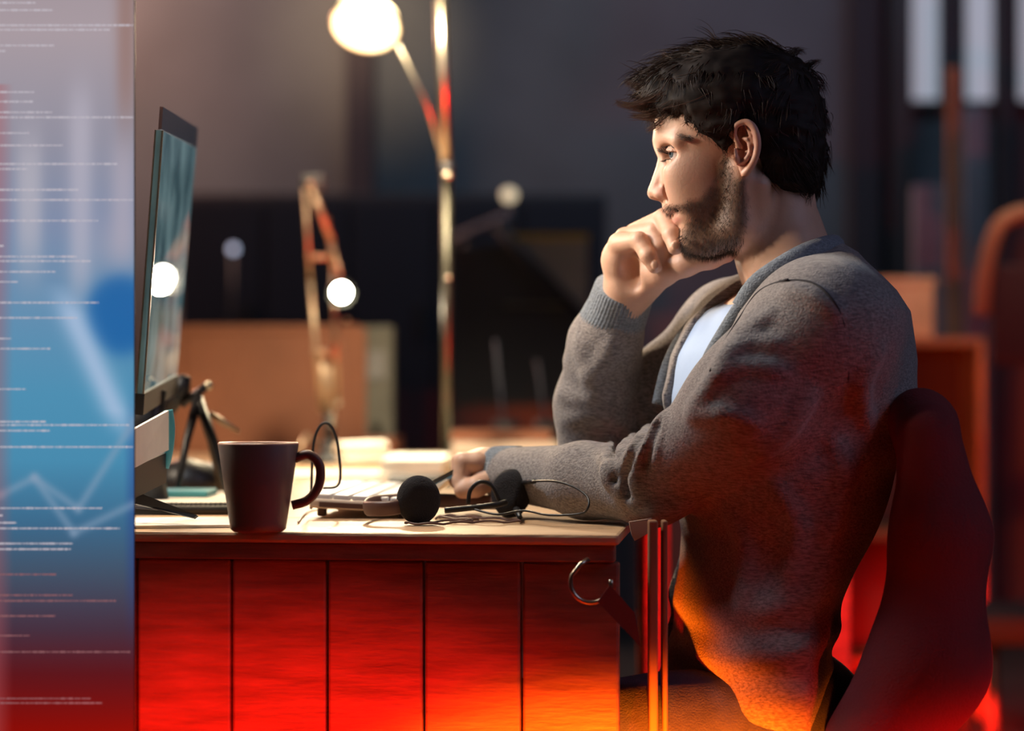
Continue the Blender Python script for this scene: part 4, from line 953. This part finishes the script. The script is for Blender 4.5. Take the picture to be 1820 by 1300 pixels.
# long soft drape folds on the back and side
pxx = CX+lx*1500; pyy = HOR-(lz-CAMZ)*1500
tf = tf+.0022*np.sin((pxx*.35+pyy*.9)/17+2*np.sin(pyy/60))*np.clip((pyy-640)/200, 0, 1)
tf += .0018*np.sin((pxx*.9-pyy*.35)/21)*np.clip((pyy-850)/200, 0, 1)
# neck hole
tf0 = tf.copy()
cg.F = tf.astype(np.float32)
cg.cone(V3(1395, 440, 0), V3(1360, 330, 0), .060, .062, .006, 'sub')
# front opening wedge
front = [(1420, 405), (1352, 500), (1318, 545), (1278, 610), (1244, 680), (1238, 740), (1262, 850), (1275, 960), (1282, 1330), (1000, 1330), (1000, 400)]
fp = polysdf(lx, lz, xz(front))       # negative inside the front region
pyn = [400, 480, 560, 640, 720, 800, 900, 1330]; wn = [.060, .064, .066, .072, .078, .060, .02, .02]; wc = [0, 0, .010, .006, .008, .05, .09, .09]
hw = np.interp(pyy, pyn, wn); wcn = np.interp(pyy, pyn, wc)
wedge = np.maximum(np.maximum(np.abs(ly-wcn)-hw, fp-.03), -(tf0+.012))
wedge2 = np.abs(ly-wcn)-hw
inside_front = lx < (XP-.03)
cut = np.where(inside_front, wedge2, .5)
cg.F = np.maximum(cg.F, -cut).astype(np.float32)
# sleeves
near_sh = V3(1470, 590, -.155); near_mid = V3(1325, 712, -.150); near_el = V3(1158, 864, -.065)
cg.chain([V3(1455, 560, -.10), V3(1465, 585, -.150), near_mid, near_el], [.060, .064, .054, .044], .05)
cg.chain([near_el, V3(1040, 854, .025), V3(905, 842, .145)], [.044, .043, .033], .02)
far_sh = V3(1300, 590, .17); far_el = V3(1062, 845, .19)
cg.chain([V3(1330, 570, .12), far_sh, V3(1190, 690, .20), far_el], [.055, .058, .050, .046], .04)
cg.chain([far_el, V3(1058, 720, .17), V3(1075, 610, .14), V3(1100, 548, .115)], [.050, .049, .043, .036], .02)
# hand-placed folds: ridges laid on the near side surface
def ysurf(px, py):
    ys = cg.ax[1]; 
    for y in ys:
        p = P(px, py, float(y)); i = int((p.x-cg.lo[0])/hT); j = int((y-cg.lo[1])/hT+.5); k = int((p.z-cg.lo[2])/hT)
        if 0 <= i < cg.n[0] and 0 <= k < cg.n[2] and cg.F[i, j, k] < 0: return float(y)
    return None
folds = [([(1130, 775), (1112, 800), (1100, 840), (1104, 880)], .006), ([(1158, 760), (1140, 790), (1128, 830), (1136, 870)], .008), ([(1185, 742), (1172, 775), (1165, 815)], .007),
         ([(1088, 785), (1078, 820), (1082, 860)], .004), ([(1345, 560), (1300, 620), (1262, 690), (1230, 730)], .005), ([(1372, 560), (1325, 600), (1280, 660)], .004),
         ([(1285, 640), (1330, 615), (1390, 612)], .004), ([(1270, 672), (1325, 652), (1390, 660)], .004), 
         ([(1230, 740), (1285, 735), (1340, 750)], .0035), ([(1010, 640), (1050, 680), (1100, 690)], .006), ([(1000, 700), (1050, 712), (1110, 700)], .006), ([(1010, 745), (1060, 735), (1115, 752)], .006), ([(1030, 610), (1050, 650), (1060, 700)], .006), ([(1090, 600), (1075, 640), (1045, 670)], .006),
         ([(1400, 520), (1450, 530), (1490, 560)], .005), ([(1440, 700), (1400, 760), (1340, 810)], .006), ([(1560, 620), (1530, 680), (1540, 760)], .006), ([(1300, 900), (1330, 980), (1320, 1080)], .007), ([(1380, 860), (1420, 940), (1400, 1040)], .007), ([(1480, 780), (1500, 860), (1470, 950)], .006), ([(1230, 880), (1190, 900), (1130, 895)], .006)]
for pts, r in folds:
    q = []
    for px, py in pts:
        y = ysurf(px, py)
        if y is not None: q.append(V3(px, py, y+r*.45))
    if len(q) > 1: cg.chain([np.array(a_) for a_ in smooth_pts(q, 3)], list(r*np.sin(np.linspace(.42, math.pi-.42, (len(q)-1)*3+1))), .016)
# grooves between elbow folds and the raglan seam
grooves = [([(1146, 768), (1126, 800), (1114, 840), (1118, 880)], .004), ([(1172, 750), (1157, 785), (1148, 825)], .004), ([(1102, 780), (1092, 815), (1094, 855)], .003)]
seams = [[(1385, 500), (1440, 500), (1478, 530), (1500, 575), (1508, 640), (1506, 690)], [(1478, 442), (1473, 470), (1462, 490)], [(1400, 497), (1350, 515), (1318, 560), (1285, 610), (1262, 660)]]
for pts, r in grooves:
    q = []
    for px, py in pts:
        y = ysurf(px, py)
        if y is not None: q.append(V3(px, py, y))
    if len(q) > 1: cg.chain([np.array(a_) for a_ in smooth_pts(q, 3)], [r]*((len(q)-1)*3+1), .006, 'sub')
seam_mb = MB()
for pts in seams:
    q = []
    for v_ in smooth_pts([Vector((a_, b_, 0)) for a_, b_ in pts], 5):
        y = ysurf(v_.x, v_.y)
        if y is not None and (not q or abs(y-q[-1].y) < .03): q.append(P(v_.x, v_.y, y))
    if len(q) > 2:
        for _ in range(3): q = [q[0]]+[(q[k-1]+q[k]*2+q[k+1])*.25 for k in range(1, len(q)-1)]+[q[-1]]
        seam_mb.tube([v-Vector((0, .0012, 0)) for v in q], .0014, 6)
# shirt first (uses the uncut torso)
sv, sq = cg.mesh()
cardigan = npmesh('cardigan', sv, sq, M['knit'], man)
M['seam'] = mat('dark_seam', (.035, .03, .035), .9); seam_mb.build('seam', M['seam'], cardigan)['kind'] = 'stuff'
tg = Grid((P(1140, 0, .2).x, -.24, P(0, 1300).z), (P(1620, 0).x, .24, P(0, 500).z), .005)
sl, X = tg.all(); f2, x2, y2, z2 = torso_field(X)
f2 = f2+.006+.0016*np.sin(((CX+x2*1500)*.6+(HOR-(z2-CAMZ)*1500)*.5)/9)
tg.F = np.maximum(f2, z2-P(0, 540).z+(x2-P(1310, 0).x)*-.5).astype(np.float32)
sv, sq = tg.mesh(); npmesh('t_shirt', sv, sq, M['shirt'], man)
# cuffs with ribs
def ribs(n_, amp): return lambda i, an: amp*math.cos(an*n_)
def cuff(pts, rads, n_=26):
    pts = [Vector(p) for p in pts]; m = MB(); k = 12; P_ = []; R_ = []
    for i in range(k+1):
        u = i/k*(len(pts)-1); a_ = min(int(u), len(pts)-2); f = u-a_; P_.append(pts[a_].lerp(pts[a_+1], f)); R_.append(rads[a_]*(1-f)+rads[a_+1]*f)
    P_ += [P_[-1]-(P_[-1]-P_[-2])*.3]; R_ += [R_[-1]*.9]
    m.tube(P_, R_, 208, disp=ribs(52, .012), cap=False); return m.build('cuff', M['knitdark'], man)
cuff([P(1081, 590, .133), P(1098, 550, .117), P(1110, 515, .102)], [.0425, .0385, .0370])
cuff([P(920, 843, .138), P(892, 839, .155), P(877, 838, .162)], [.0350, .0325, .0310])
# collar band around the neck and down both front edges
def band(pts, r, fl, nm='collar_band', up=(0, 0, 1)):
    q = smooth_pts(pts, 6); MB().tube(q, r, 12, flat=fl, up=up).build(nm, M['knitdark'], man)
band([P(1318, 548, -.085), P(1345, 508, -.088), P(1385, 478, -.088), P(1430, 452, -.075), P(1470, 437, -.045), P(1488, 434, 0), P(1468, 442, .045), P(1420, 470, .075), P(1360, 500, .085), P(1322, 512, .085)], .0085, 1.5)
band([P(1318, 545, -.086), P(1290, 590, -.092), P(1262, 640, -.10), P(1240, 700, -.11), P(1225, 745, -.11)], .006, 1.6, 'front_band', (1, 0, 0))
band([P(1325, 510, .08), P(1270, 545, .085), P(1222, 590, .09), P(1190, 650, .09), P(1172, 720, .09)], .007, 1.4, 'front_band', (1, 0, 0))
# trousers
jg = Grid((P(760, 0, 0).x, -.32, .34), (P(1540, 0).x, .32, .66), .008)
for s_ in (-1, 1):
    jg.chain([V3(1400, 1310, s_*.08), V3(1200, 1325, s_*.085), V3(860, 1290, s_*.075)], [.090, .075, .055], .04)
jg.ball(V3(1385, 1290, 0), (.11, .17, .10), .04)
sv, sq = jg.mesh(); npmesh('jeans', sv, sq, M['denim'], man)
# phone in the resting hand
t = thing('phone', P(795, 850, .0), 'silvery slim phone held in the hand resting on the desk', 'phone')
MB().plate([P(764, 866, .13), P(824, 834, .14), P(828, 846, .20), P(772, 878, .19)], .006).build('case', M['steel'], t)
MB().plate([P(767, 864, .129), P(822, 835, .139), P(825, 843, .19), P(773, 873, .18)], -.001).build('glass_front', M['screen'], t)
# ================================================================== chair the man sits on
t = thing('office_chair', (P(1440, 0).x, 0, 0), 'dark upholstered armchair the man sits in', 'chair')
gch = Grid((P(1180, 0).x-.05, -.33, .25), (P(1800, 0).x, .33, .93), .008)
gch.chain([V3(1632, 742, -.15), V3(1632, 742, .15)], [.032, .032], .03)
for yy in np.linspace(-.2, .2, 7): gch.chain([V3(1650, 770, yy), V3(1672, 950, yy), V3(1650, 1180, yy), V3(1560, 1330, yy)], [.034, .050, .062, .06], .03)
sv, sq = gch.mesh(); npmesh('backrest', sv, sq, M['chair'], t)
MB().box((P(1420, 0).x, 0, .40), (.50, .52, .09), bev=.03).build('seat', M['chair'], t)
for s_ in (-1, 1):
    yy = s_*.285
    ar = MB().box((P(1168, 0, yy).x+.006, yy+.03, .43), (.016, .03, .70 if False else .62), bev=.003)
    if s_ > 0: continue
pa = P(1160, 925, -.15); pb = P(1160, 1035, -.15)
MB().box(((pa.x), -.15, (.42+pa.z)/2), (.010, .03, pa.z-.42), bev=.002).build('arm_post', M['tanwood'], t)
MB().box((pa.x+.013, -.15, (.42+pa.z)/2), (.006, .03, pa.z-.42), bev=.002).build('arm_post', M['tanwood'], t)
MB().box((pa.x+.08, -.15, .43), (.16, .03, .02), bev=.004).build('arm_rail', M['tanwood'], t)
MB().tube([(P(1420, 0).x, 0, .36), (P(1420, 0).x, 0, .08)], .03, 14).build('column', M['darksteel'], t)
for k in range(5):
    an = 2*math.pi*k/5; c = Vector((P(1420, 0).x, 0, .08)); e = c+Vector((math.cos(an)*.3, math.sin(an)*.3, -.03))
    MB().tube([c, e], [.025, .016], 8).build('base_arm', M['darksteel'], t)
    MB().tube([e+Vector((-.012, 0, -.022)), e+Vector((.012, 0, -.022))], .028, 16).build('caster', M['black'], t)
# folded paper by the desk corner
t = tag(MB().plate([P(1118, 928, -.12), P(1158, 922, -.12), P(1158, 945, -.12), P(1128, 962, -.12), P(1122, 950, -.12)], .006).build('folded_paper', M['cream']), 'folded cream paper tucked at the desk corner below the elbow', 'paper')
